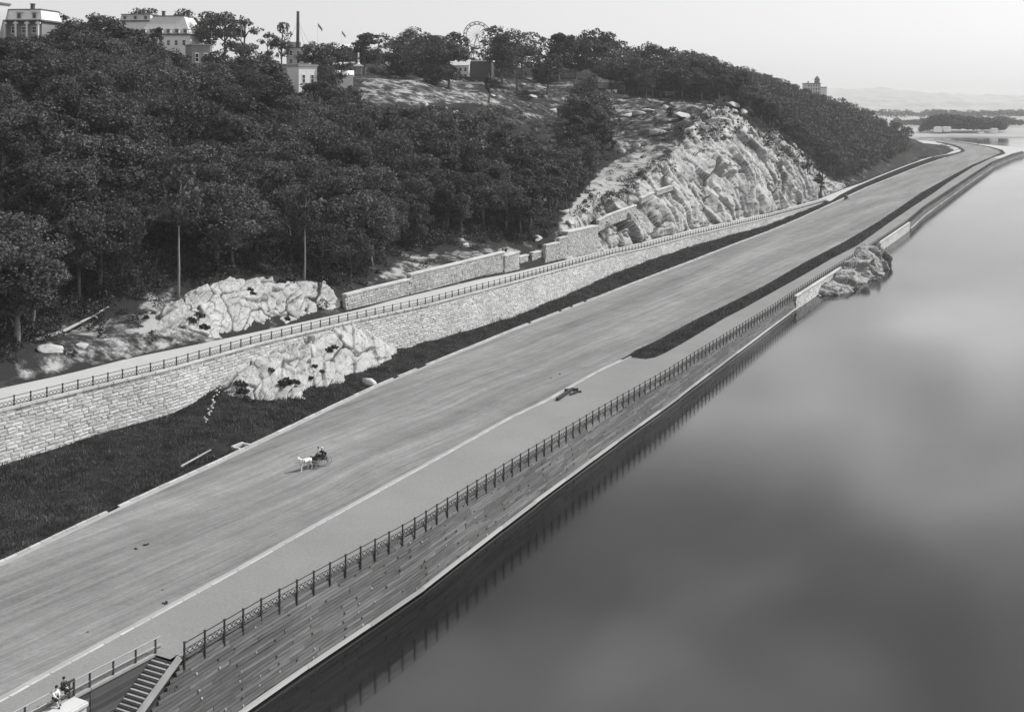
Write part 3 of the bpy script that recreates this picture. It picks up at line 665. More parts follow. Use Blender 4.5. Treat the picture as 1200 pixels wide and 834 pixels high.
# ------------------------------------------------------------------ big retaining wall of coursed stone
wall = empty('retaining_wall', W(92, nWall(92), zberm_base(92)), 'long pale coursed stone retaining wall carrying the railed footpath', 'wall')
COURSE = 0.42
def stone_unit(seed):
    r = np.random.default_rng(seed); b = 0.06
    # rough-faced block: back rectangle, front rim, raised middle
    V = [(-.5, 1, -.5), (.5, 1, -.5), (.5, 1, .5), (-.5, 1, .5)]
    V += [(-.5, 0.35, -.5), (.5, 0.35, -.5), (.5, 0.35, .5), (-.5, 0.35, .5)]
    f = [(-.32, -.28), (.30, -.30), (.33, .27), (-.30, .30)]
    V += [(a + r.uniform(-.08, .08), r.uniform(-0.55, 0.15), c + r.uniform(-.08, .08)) for a, c in f]
    F = [(0, 1, 5, 4), (1, 2, 6, 5), (2, 3, 7, 6), (3, 0, 4, 7), (4, 5, 9, 8), (5, 6, 10, 9), (6, 7, 11, 10), (7, 4, 8, 11), (8, 9, 10), (8, 10, 11)]
    return V, F
UNITS = [stone_unit(s) for s in range(8)]
STONE_ME = [mesh_of('stone', u[0], u[1], 'wall_stone') for u in UNITS]
def wall_face(parent, fn, ftop, fbase, t0, t1, course, n_obj, lens=(0.7, 1.7), seed=3, depth=0.10, mat='wall_stone'):
    "courses of rough stones; the first n_obj (nearest) are objects, the rest one stuff part"
    r = np.random.default_rng(seed); cells = []
    zmin = min(fbase(t) for t in np.linspace(t0, t1, 60)) - 0.6; zmax = max(ftop(t) for t in np.linspace(t0, t1, 60))
    for ci in range(int((zmax - zmin) / course) + 1):
        t = t0 + r.uniform(-1, 0)
        while t < t1:
            L = r.uniform(*lens); tm = t + L / 2; down = ftop(tm) - (ci + 0.5) * course       # courses follow the coping
            if down > fbase(tm) - 0.5 and tm < t1: cells.append((tm, L, down))
            t += L
    cells.sort(key=lambda c: c[0]); V = []; F = []; tone = []
    for i, (tm, L, z) in enumerate(cells):
        a = Vector(W(tm - L / 2, fn(tm - L / 2), z)); b = Vector(W(tm + L / 2, fn(tm + L / 2), z))
        slope = (ftop(tm + L / 2) - ftop(tm - L / 2)); a.z -= slope / 2; b.z += slope / 2
        xd = (b - a).normalized(); yd = Vector((-UY, UX, 0)); zd = xd.cross(yd); pr = r.uniform(-0.03, 0.05)
        M = Matrix((xd, yd, zd)).transposed().to_4x4(); M.translation = (a + b) / 2 + yd * pr
        M = M @ Matrix.Diagonal((L - 0.024, depth, course - 0.024, 1)); u = int(r.integers(8))
        if i < n_obj: put('stone', STONE_ME[u], parent, M)
        else:
            bs = len(V); V += [tuple(M @ Vector(v)) for v in UNITS[u][0]]; F += [tuple(k_ + bs for k_ in f) for f in UNITS[u][1]]; tone += [r.random()] * len(UNITS[u][1])
    if V: tag(put('stonework', mesh_of('stonework', V, F, mat, False, tone), parent), kind='stuff')
def core_sheet(parent, name, fn, ftop, fbase, ts, mat='mortar', thick=0.6):
    V = []
    for t in ts:
        V += [W(t, fn(t), fbase(t)), W(t, fn(t), ftop(t)), W(t, fn(t) + thick, ftop(t)), W(t, fn(t) + thick, fbase(t))]
    F = []
    for i in range(len(ts) - 1):
        b = i * 4
        for j in range(4): F.append((b + j, b + (j + 1) % 4, b + 4 + (j + 1) % 4, b + 4 + j))
    F += [(3, 2, 1, 0), tuple((len(ts) - 1) * 4 + j for j in range(4))]
    return put(name, mesh_of(name, V, F, mat), parent)
tw = [t for t in np.arange(34, T_WALLEND - 2, 4)] + [T_WALLEND - 2]
ZTOP = lambda t: zpath(t) - 0.28
core_sheet(wall, 'wall_core', lambda t: nWall(t) - 0.08, ZTOP, lambda t: zroad(t) - 0.8, tw)
VIS0 = 86.0
wall_face(wall, lambda t: nWall(t) - 0.22, ZTOP, zberm_base, VIS0, T_WALLEND - 2, COURSE, 300)
wall_face(wall, lambda t: nWall(t) - 0.22, ZTOP, zberm_base, 40, VIS0 - 1, COURSE, 0, seed=8)
cop = [t for t in np.arange(40, T_WALLEND - 1, 2.28)]
COP_ME = None; mbs = MB()
for i, t in enumerate(cop):
    a = Vector(W(t + 0.02, nWall(t) - 0.02, zpath(t) - 0.13)); b = Vector(W(t + 2.26, nWall(t + 2.26) - 0.02, zpath(t + 2.26) - 0.13))
    xd = (b - a).normalized(); yd = Vector((-UY, UX, 0)); zd = xd.cross(yd); M = Matrix((xd, yd, zd)).transposed().to_4x4(); M.translation = (a + b) / 2
    if COP_ME is None:
        m_ = MB(); m_.box((0, 0, 0), (1, 0.72, 0.30)); COP_ME = m_.mesh('coping_stone', 'cap_stone')
    put('coping_stone', COP_ME, wall, M @ Matrix.Diagonal(((b - a).length, 1, 1, 1)))

# ------------------------------------------------------------------ upper retaining wall behind the footpath, stepping up to the cliff
def nIn(t): return nPathIn(t)
SEG = []
def w2(px, py, d):                                                   # coping point at offset d behind path edge
    k_ = (UX - UY * (px - 600) / FOC); lo = None
    for Y in np.arange(120, 420, 0.25):
        x, y, z = at_depth(px, py, Y); t, n = TN(x, y)
        if n >= nIn(t) + d: return t, n, z
wall2 = None
def stepped_wall(pts, label, d=0.9, thick=0.7, low=0):
    q = [w2(a, b, d) for a, b in pts]; ts = [p[0] for p in q]; zs = [p[2] for p in q]; ns = [p[1] for p in q]
    ft = lambda t: interp(t, ts, zs) - 0.25; fn = lambda t: interp(t, ts, ns)
    e = empty('stone_wall', W(ts[0], ns[0], zpath(ts[0])), label, 'wall')
    sm = list(np.linspace(ts[0], ts[-1], max(3, int((ts[-1] - ts[0]) / 3))))
    fb = (lambda t: ft(t) - low) if low else zpath
    core_sheet(e, 'wall_core', lambda t: fn(t) + 0.12, ft, lambda t: fb(t) - 0.6, sm, 'mortar', thick)
    wall_face(e, fn, ft, fb, ts[0] + 0.5, ts[-1] - 0.1, 0.46, 0, (0.6, 1.3), seed=int(ts[0]), depth=0.10, mat='old_wall_stone')
    L = ts[-1] - ts[0]; k_ = max(1, int(L / 2.2)); st = np.linspace(ts[0] - 0.1, ts[-1] + 0.1, k_ + 1)
    for a, b in zip(st[:-1], st[1:]):
        mb = MB(); za, zb = interp(a, ts, zs), interp(b, ts, zs)
        mb.hexa([W(a + .015, fn(a) - .12, za - .27), W(b - .015, fn(b) - .12, zb - .27), W(b - .015, fn(b) + thick + .2, zb - .27), W(a + .015, fn(a) + thick + .2, za - .27),
                 W(a + .015, fn(a) - .12, za + .03), W(b - .015, fn(b) - .12, zb + .03), W(b - .015, fn(b) + thick + .2, zb + .03), W(a + .015, fn(a) + thick + .2, za + .03)], random.random())
        mb.build('coping_stone', 'cap_stone', e)
    return e
stepped_wall([(406, 344.7), (440, 336), (480, 326.5)], 'first low length of the upper stone wall, from the rock ledge to the step in its coping')
stepped_wall([(481, 321), (530, 309.5), (591, 294.5)], 'longer length of the upper stone wall, rising to the dark recess')
stepped_wall([(592, 299.5), (609, 294.5)], 'short stone pier at the left side of the dark recess', 0.7)
stepped_wall([(609, 300.5), (619.5, 298)], 'lowest of the small capped walls inside the recess', 1.7)
stepped_wall([(624.5, 296), (639, 292.5)], 'second small capped wall inside the recess, next to the big stone block', 1.7)
stepped_wall([(640, 287), (655, 283.5)], 'low capped step at the left of the big stone block', 0.7)
stepped_wall([(655.5, 279), (665, 276.5)], 'middle capped step beside the big stone block', 0.7)
stepped_wall([(665.5, 271.5), (701, 264)], 'big pale stone block wall with a level cap below the cliff', 0.7, 1.6)
stepped_wall([(702, 258.0), (715, 251), (746, 240)], 'sloping coped wall climbing from the stone block on to the cliff', 2.2, .7, 2.2)
stepped_wall([(752, 231.5), (767, 225)], 'short coped wall above the sloping one on the shoulder of the cliff', 4.0, .7, 1.0)
stepped_wall([(770, 223), (792, 216)], 'highest coped wall on the shoulder of the cliff', 5.0, .7, 0.8)

# ------------------------------------------------------------------ iron railings
def lattice_mesh():
    mb = MB()                                     # unit panel 1 m long, post height 1.1
    mb.box((0, 0, 0.60), (1, 0.05, 0.05)); mb.box((0, 0, 0.10), (1, 0.05, 0.05))
    for i in range(4):
        a = -0.5 + i * 0.25
        mb.beam((a, 0.01, 0.12), (a + 0.25, 0.01, 0.58), 0.03, 0.02); mb.beam((a, -0.012, 0.58), (a + 0.25, -0.012, 0.12), 0.03, 0.02)
        mb.box((a + 0.125, 0.0, 0.35), (0.05, 0.055, 0.13))
    return mb.mesh('lattice_panel', 'iron_paint')
LATT = lattice_mesh()
m_ = MB(); m_.box((0, 0, 0), (1, 0.07, 0.06)); RAIL_ME = m_.mesh('top_rail', 'iron_paint')
def post_mesh(drop):
    mb = MB(); mb.box((0, 0, (1.12 - drop) / 2), (0.12, 0.12, 1.12 + drop)); mb.box((0, 0, 1.15), (0.16, 0.16, 0.06)); mb.box((0, 0, 0.07), (0.19, 0.19, 0.14)); mb.box((0, 0, 0.60), (0.15, 0.15, 0.08))
    if drop: mb.box((0, 0, -drop - 0.0), (0.16, 0.16, 0.1))
    return mb.mesh('post', 'iron_paint')
def railing(label, fn, fz, t0, t1, gap, drop, max_obj, start_vis):
    e = empty('iron_railing', W(start_vis, fn(start_vis), fz(start_vis)), label, 'railing')
    pm = post_mesh(drop); far = MB(); sta = list(np.arange(start_vis, t1, gap)); n_o = 0
    for i, t in enumerate(sta):
        p = Vector(W(t, fn(t), fz(t)))
        if n_o < max_obj: put('post', pm, e, Matrix.Translation(p) @ Matrix.Rotation(ROT_U, 4, 'Z'))
        else: far.box((p.x, p.y, p.z + 0.55 - drop / 2), (0.12, 0.12, 1.15 + drop), ROT_U)
        if i + 1 < len(sta):
            q = Vector(W(sta[i + 1], fn(sta[i + 1]), fz(sta[i + 1]))); xd = (q - p).normalized(); zd = Vector((0, 0, 1)); yd = zd.cross(xd).normalized()
            M = Matrix((xd, yd, zd)).transposed().to_4x4(); M.translation = (p + q) / 2; S_ = Matrix.Diagonal(((q - p).length - 0.1, 1, 1, 1))
            if n_o < max_obj:
                put('lattice_panel', LATT, e, M @ S_); put('top_rail', RAIL_ME, e, M @ Matrix.Translation((0, 0, 1.06)) @ Matrix.Diagonal(((q - p).length, 1, 1, 1)))
            else:
                far.beam(p + Vector((0, 0, 1.06)), q + Vector((0, 0, 1.06)), .07, .06); far.beam(p + Vector((0, 0, .58)), q + Vector((0, 0, .58)), .05, .05); far.beam(p + Vector((0, 0, .1)), q + Vector((0, 0, .1)), .05, .05)
                for k_ in range(3): far.beam(p.lerp(q, k_ / 3) + Vector((0, 0, .1)), p.lerp(q, (k_ + 1) / 3) + Vector((0, 0, .58)), .03, .03); far.beam(p.lerp(q, k_ / 3) + Vector((0, 0, .58)), p.lerp(q, (k_ + 1) / 3) + Vector((0, 0, .1)), .03, .03)
        n_o += 1
    if far.V: tag(far.build('far_railing', 'iron_paint', e), kind='stuff')
    return e
railing('dark iron lattice railing along the footpath on top of the wall', lambda t: nWall(t) + 0.02, lambda t: zpath(t) + 0.02, 60, T_WALLEND - 2, 2.28, 0, 220, 60.0)
railing('dark iron lattice railing along the river edge of the promenade', lambda t: nD(t) - 0.42, lambda t: zwalk(t) + 0.02, T_ST1, 1080, 2.28, 0.85, 250, T_ST1 + 0.1)

# ------------------------------------------------------------------ timber bulkhead on the river, with two lengths of stone quay
BAT = 0.17
def nFace(t, z): return nD(t) - 0.20 - (zwalk(t) - z) * BAT
def tD(px, py): return on(zroad, px, py, 0.15)[0]
T_Q0, T_Q1 = tD(928, 346), tD(1063, 260)
bulk = empty('timber_bulkhead', W(T_ST1, nD(T_ST1), 0), 'weathered plank bulkhead holding the promenade above the river', 'bulkhead')
PK_ME = None; m_ = MB(); m_.box((0, 0, 0), (1, 1, 1)); PK_ME = m_.mesh('plank', 'weathered_plank')
PH = 0.30
def ztop_b(t):                                                     # the outer face drops alongside the stair
    if t >= T_ST1: return zwalk(t) - 0.20
    return max(zwalk(t) - 0.32 - (T_ST1 - t) * 0.60, 2.4)
cells = []; r = np.random.default_rng(5)
for ci in range(22):
    zc = 0.42 + PH * (ci + 0.5); t = 44 + r.uniform(0, 5)
    while t < 1085:
        L = r.choice([4.56, 6.84, 6.84, 9.12]) if t < 320 else 11.4
        if not (t + L > T_Q0 and t < T_Q1) or True:
            a, b = t, t + L
            if a < T_Q0 < b: b = T_Q0
            if a < T_Q1 < b: a = T_Q1
            if not (T_Q0 - .01 <= a and b <= T_Q1 + .01) and b - a > 0.3:
                tops = min(ztop_b(a), ztop_b(b))
                if zc + PH / 2 <= max(ztop_b(a), ztop_b(b)) + 0.12: cells.append((a, b, zc))
        t += L
def clip_cell(a, b, zc):
    # shorten planks that would stick out above the stair stringer
    while ztop_b(a) < zc + PH / 2 - 0.13 and b - a > 0.4: a += 0.3
    return a, b, zc
cells = [clip_cell(*c) for c in cells]; cells = [c for c in cells if c[1] - c[0] > 0.5]
vis = sorted([c for c in cells if c[1] > 66], key=lambda c: c[0]); rest = [c for c in cells if c[1] <= 66] + vis[300:]; vis = vis[:300]
def plank_M(a, b, zc, h=PH, th=0.12, out=0.0):
    pa = Vector(W(a + .012, nFace(a, zc) - out, zc)); pb = Vector(W(b - .012, nFace(b, zc) - out, zc)); xd = (pb - pa).normalized()
    zd = (Vector((0, 0, 1)) + Vector((-UY, UX, 0)) * BAT).normalized(); yd = zd.cross(xd).normalized(); zd = xd.cross(yd)
    M = Matrix((xd, yd, zd)).transposed().to_4x4(); M.translation = (pa + pb) / 2
    return M @ Matrix.Diagonal(((pb - pa).length, th, h - 0.035, 1))
BX = PK_ME.vertices; UB = [tuple(v.co) for v in BX]; UF = [tuple(p.vertices) for p in PK_ME.polygons]
def joined(name, Ms, mat, parent, label=None):
    V = []; F = []; tone = []
    for M in Ms:
        b = len(V); V += [tuple(M @ Vector(v)) for v in UB]; F += [tuple(i + b for i in f) for f in UF]; tone += [random.random()] * 6
    return tag(put(name, mesh_of(name, V, F, mat, False, tone), parent), label, kind='stuff')
for c in vis: put('plank', PK_ME, bulk, plank_M(*c, out=r.uniform(-.03, .045)))
joined('planking', [plank_M(*c, out=r.uniform(-.03, .045)) for c in rest], 'weathered_plank', bulk)
# pale wale at the waterline, cap beam, drift bolts
wal = []; t = 44
while t < 1085:
    if not (T_Q0 - 5 < t < T_Q1): wal.append((t, min(t + 9.12, T_Q0) if t < T_Q0 else t + 9.12))
    t += 9.12
mw = MB(); m2_ = MB()
for i, (a, b) in enumerate(wal):
    o = 0.24 + 0.05 * (i % 3)
    for a2, b2, sect, out in ((a, b, (0.18, 0.34, 0.30), o),):
        M = plank_M(a2, b2, 0.24, 0.28, 0.45, out * 0.6)
        put('wale_beam', PK_ME, bulk, M).data = PK_ME
WALE = MB(); WALE.box((0, 0, 0), (1, 1, 1)); WME = WALE.mesh('wale_beam', 'bleached_timber')
for o in [o for o in bpy.data.objects if o.name.split('.')[0] == 'wale_beam']: o.data = WME
CAPB = MB(); CAPB.box((0, 0, 0), (1, 1, 1)); CME = CAPB.mesh('cap_beam', 'beam_wood')
t = T_ST1
while t < 1080:
    b = t + 9.12; pa = Vector(W(t + .01, nD(t) + 0.04, zwalk(t) - 0.05)); pb = Vector(W(b - .01, nD(b) + 0.04, zwalk(b) - 0.05)); xd = (pb - pa).normalized(); yd = Vector((0, 0, 1)).cross(xd).normalized(); zd = xd.cross(yd)
    M = Matrix((xd, yd, zd)).transposed().to_4x4(); M.translation = (pa + pb) / 2; put('cap_beam', CME, bulk, M @ Matrix.Diagonal(((pb - pa).length, 0.62, 0.30, 1))); t = b
bolts = []; pale = []
for i, t in enumerate(np.arange(T_ST1 - 12.3, 330, 2.28)):
    if T_Q0 < t < T_Q1: continue
    for z in np.arange(0.55, 5.6, 0.62):
        if z > ztop_b(t) - 0.5 or r.random() < 0.5: continue
        M = Matrix.Translation(W(t + r.uniform(-.22, .22), nFace(t, z) - 0.09, z)) @ Matrix.Rotation(ROT_U, 4, 'Z') @ Matrix.Diagonal((0.15, 0.10, 0.15, 1)); (bolts if r.random() < 0.62 else pale).append(M)
joined('bolts', bolts, 'dark_iron', bulk); joined('bolt_washers', pale, 'bleached_timber', bulk)
core_ts = list(np.arange(44, 1088, 4.0))
V = []
for t in core_ts:
    zt = ztop_b(t) - 0.02
    V += [W(t, nFace(t, -1) + 0.1, -1.0), W(t, nFace(t, zt) + 0.1, zt), W(t, nFace(t, zt) + 0.5, zt), W(t, nFace(t, -1) + 0.9, -1.0)]
F = [(i * 4 + j, i * 4 + (j + 1) % 4, i * 4 + 4 + (j + 1) % 4, i * 4 + 4 + j) for i in range(len(core_ts) - 1) for j in range(4)]
put('backing_wall', mesh_of('backing_wall', V, F, 'dark_plank'), bulk)
quay = empty('stone_quay', W(T_Q0, nD(T_Q0), 0), 'pale stone sea wall on both sides of the river rock', 'sea wall')
core_sheet(quay, 'wall_core', lambda t: nD(t) - 0.75, lambda t: zwalk(t) - 0.33, lambda t: -1.0, list(np.linspace(T_Q0 + .02, T_Q1 - .02, 30)), 'mortar', 0.5)
wall_face(quay, lambda t: nD(t) - 0.98, lambda t: zwalk(t) - 0.33, lambda t: 0.1, T_Q0 + .5, T_Q1 - .5, 0.5, 0, (0.8, 1.6), 17)
t = T_Q0
while t < T_Q1 - 1:
    b = min(t + 2.4, T_Q1); mb = MB()
    mb.hexa([W(a, nD(a) + s, zwalk(a) + z) for z in (-0.335, -0.02) for a, s in ((t + .02, -1.15), (b - .02, -1.15), (b - .02, -0.43), (t + .02, -0.43))], random.random()); mb.build('coping_stone', 'cap_stone', quay); t = b
# filled ground under the promenade and road, seen only from elsewhere
strip('embankment', TS, lambda t: nA(t) + 1, lambda t: N_FENCE + 0.2 if t < T_ST1 else nEdge(t), lambda t: zroad(t) - 0.6, lambda t: zroad(t) - 0.6, 'turf_soil', 2)
# ------------------------------------------------------------------ trees
def tree_meshes(seed, H, R, crown_lo, nleaf, leaf, mat='oak_leaves', lobes=24, bark='bark', narrow=1.0, gap=0.0, stem=0.028):
    r = np.random.default_rng(seed); mb = MB()
    lean = r.normal(0, 0.03, 2); top = crown_lo + (H - crown_lo) * 0.62
    pts = [(lean[0] * z + 0.12 * math.sin(z * .6 + seed), lean[1] * z + 0.12 * math.cos(z * .5 + seed), z) for z in np.linspace(-0.6, top, 7)]
    r0 = stem * H; mb.tube(pts, [r0 * 1.35] + [r0 * (1 - 0.8 * i / 6) for i in range(1, 7)], 7)
    cz = crown_lo + (H - crown_lo) * 0.5; hz = (H - crown_lo) * 0.5
    L = []
    for i in range(lobes):
        th = r.uniform(0, 2 * math.pi); cv = r.uniform(-0.92, 0.98); rr = math.sqrt(max(0.05, 1 - cv * cv)) * r.uniform(0.45, 0.86)
        c = np.array([math.cos(th) * rr * R * narrow, math.sin(th) * rr * R * narrow, cz + cv * hz * 0.78]); s = R * r.uniform(0.20, 0.46) * (0.8 + 0.2 * narrow)
        L.append((c, s))
        if i < 9:
            k_ = int(np.clip((c[2] - crown_lo) / (top - crown_lo + .01) * 3 + 2, 2 if crown_lo < 6 else 4, 5)); b = pts[k_]
            mid = (np.array(b) * .5 + c * .5) + np.array([0, 0, 0.3]); mb.tube([b, mid, c], [r0 * .42, r0 * .28, r0 * .10], 5)
    w_ = np.array([s * s for _, s in L]); w_ /= w_.sum(); li = r.choice(len(L), nleaf, p=w_)
    C = np.array([c for c, _ in L])[li]; Sx = np.array([s for _, s in L])[li]
    d = r.normal(size=(nleaf, 3)); d[:, 2] += 0.1; d /= np.linalg.norm(d, axis=1, keepdims=True)
    rad = Sx * (0.35 + 0.75 * r.random(nleaf) ** 0.45); P = C + d * rad[:, None] * np.array([1.15, 1.15, 0.68])
    keep = P[:, 2] > crown_lo * 0.8
    if gap: keep &= fbm(P / 1.7, 2, seed) > -gap
    keep &= fbm(P / 0.95, 2, seed + 7) > -0.22
    P = P[keep]; d = d[keep]; n_ = len(P)
    nrm = d * 0.6 + r.normal(size=(n_, 3)) * 0.6 + np.array([0, 0, 0.5]); nrm /= np.linalg.norm(nrm, axis=1, keepdims=True)
    a = np.cross(nrm, r.normal(size=(n_, 3))); a /= np.linalg.norm(a, axis=1, keepdims=True) + 1e-9; b = np.cross(nrm, a)
    sz = leaf * r.uniform(0.55, 1.25, n_)[:, None]; asp = r.uniform(0.5, 0.9, n_)[:, None]
    V = np.stack([P - a * sz, P - b * sz * asp + nrm * sz * .15, P + a * sz, P + b * sz * asp + nrm * sz * .15], 1).reshape(-1, 3)
    return mb.mesh('trunk', bark, True), mesh_of('crown', V, np.arange(n_ * 4).reshape(-1, 4), mat), V, (mb.V, mb.F)
NEAR = [tree_meshes(100 + i, 15, (5.6, 4.4, 6.2, 4.7, 5.6, 4.0)[i], (2.2, 3.0, 2.0, 3.4, 2.6, 3.6)[i], 10500, 0.22, ('oak_leaves', 'oak_leaves', 'dark_leaves', 'oak_leaves', 'pale_leaves', 'dark_leaves')[i], 30) for i in range(6)]
MID = [tree_meshes(200 + i, 15, (5.0, 4.4, 5.5, 4.0, 4.8)[i], (2.0, 2.6, 1.8, 3.2, 1.6)[i], 4600, 0.33, ('oak_leaves', 'dark_leaves', 'oak_leaves', 'dark_leaves', 'oak_leaves')[i], 26) for i in range(5)]
OPEN_ = [tree_meshes(300 + i, 15, (4.2, 3.2, 4.6)[i], (2.8, 3.4, 2.6)[i], 2800, 0.32, ('pale_leaves', 'pale_leaves', 'oak_leaves')[i], 18, 'bark', 1.0, 0.25) for i in range(3)]
SLIM = [tree_meshes(330 + i, 15, 1.9, 1.6, 1800, 0.26, 'dark_leaves', 18, 'bark', 0.8) for i in range(2)]
POLE_T = tree_meshes(350, 15, 3.6, 8.5, 2600, 0.26, 'oak_leaves', 16, 'pale_bark', 1.0, 0.0, 0.015)
CNT = {'n': 0}
TREES = []
def tree(x, y, z, h, kind, label, group=None, wid=1.0):
    T = kind; s = h / 15.0; rz = random.uniform(0, 6.28)
    e = empty('tree', (x, y, z - 0.15), label, 'tree', group, rz); M = BASE[e.name] @ Matrix.Diagonal((s * wid, s * wid, s, 1))
    put('trunk', T[0], e, M); put('crown', T[1], e, M); TREES.append((x, y, z, h)); CNT['n'] += 1
    return e
CLEAR1 = [(424, 96), (470, 92), (530, 95), (600, 92), (668, 97), (660, 120), (662, 158), (612, 152), (585, 124), (540, 122), (424, 119)]
CLEAR2 = [(722, 112), (850, 122), (872, 130), (906, 165), (950, 185), (992, 220), (985, 240), (700, 300), (640, 300), (652, 266), (690, 217), (722, 190)]
CLEAR3 = [(200, 420), (215, 375), (240, 330), (300, 312), (370, 330), (400, 345), (440, 322), (480, 298), (560, 284), (640, 290), (600, 330), (400, 400)]
FRONT = [(-400, 470), (0, 425), (60, 392), (130, 358), (230, 330), (300, 312), (400, 338), (480, 292), (560, 282), (640, 285)]
HOUSES = [((-10, 6, 63, 37), 325), ((166, 18, 236, 44), 400), ((216, 50, 251, 70), 355), ((335, 45, 362, 75), 425), ((338, 76, 366, 94), 365), ((394, 80, 413, 90), 380), ((452, 66, 496, 89), 505), ((528, 70, 576, 92), 505), ((700, 86, 722, 110), 515), ((543, 24, 575, 44), 600)]
def blocked(x, y, z, h, rad):
    Yp = y
    for f, wd in ((0.02, 0.2), (0.35, 0.7), (0.7, 0.9), (0.98, 0.5)):
        for sgn in (-1, 0, 1):
            px, py = proj(x + sgn * wd * rad, y, z + h * f)
            for poly in (CLEAR1, CLEAR2, CLEAR3):
                if bool(inpoly(np.array([px]), np.array([py]), poly)[0]): return True
            for (x0, y0, x1, y1), Yh in HOUSES:
                if x0 < px < x1 and y0 < py < y1 and Yp < Yh + 6: return True
    return False
cand = []
rt = np.random.default_rng(11)
for t in np.arange(60, 470, 6.6):
    for d in np.arange(5, 170, 6.6):
        cand.append((t + rt.uniform(-2.6, 2.6), d + rt.uniform(-2.6, 2.6)))
placed = []
for t, d in cand:
    n = nPath(t) + d; x, y, _ = W(t, n); z = g1(t, n); px, py = proj(x, y, z)
    if px < -60 or px > 760 or y < 110: continue
    yf = interp(px, [p[0] for p in FRONT], [p[1] for p in FRONT])
    if py > yf - 4: continue
    if d > 120 and px > 60 and rt.random() < 0.55: continue
    h = rt.uniform(10.5, 18.5) * interp(d, [0, 12, 40], [0.72, 0.9, 1.0])
    if px > 560: h *= 0.82
    # the skyline of the wood, as the photograph shows it
    sk = interp(px, [-60, 0, 62, 75, 90, 150, 160, 175, 185, 215, 250, 300, 310, 340, 420, 440, 560, 600, 660, 720, 760], [40, 40, 36, 22, 20, 20, 31, 39, 48, 57, 66, 64, 66, 88, 96, 118, 118, 140, 150, 90, 100])
    if px > 660 and px < 722: sk = 100
    tp = proj(x, y, z + h)[1]
    if tp < sk:
        h = z * 0 + (CAM_H - (sk + rt.uniform(0, 5) - HOR) * y / FOC) - z
        if h < 7: continue
    if blocked(x, y, z, h, 4.0): continue
    placed.append((y, x, z, h, px, d))
POOL = [(y, x, z, h, px, d, 'wood') for y, x, z, h, px, d in placed]
# trees that the photograph shows one by one: (column, top row, foot row, offset or depth, kind, width, label)
def spot(px, top, foot, Y, kind, wid, label, group=None):
    if Y == 0:                                         # its foot is in view: stand it where the sight line meets the bank
        b_ = hill_pt(px, foot); Y = b_[1] + 1.0; foot = HOR + (CAM_H - b_[2]) * FOC / Y
    x, y, z = at_depth(px, foot, Y); h = (foot - top) * Y / FOC; t, n = TN(x, y); zg = g1(t, n)
    if zg < z: h += z - zg; z = zg
    else: z = z
    return tree(x, y, z, h, kind, label, group, wid)
spot(208, 190, 357, 0, POLE_T, 0.8, 'tree with a tall thin pale trunk beside the grey scrub')
spot(356, 215, 334, 0, POLE_T, 0.8, 'tree with a pale leaning trunk at the right end of the rock ledge')
spot(491, 236, 291, 0, NEAR[1], 0.9, 'small tree with a dark trunk on the bank above the upper wall')
spot(420, 250, 318, 0, NEAR[3], 0.9, 'bushy tree just right of the rock ledge, behind the upper wall')
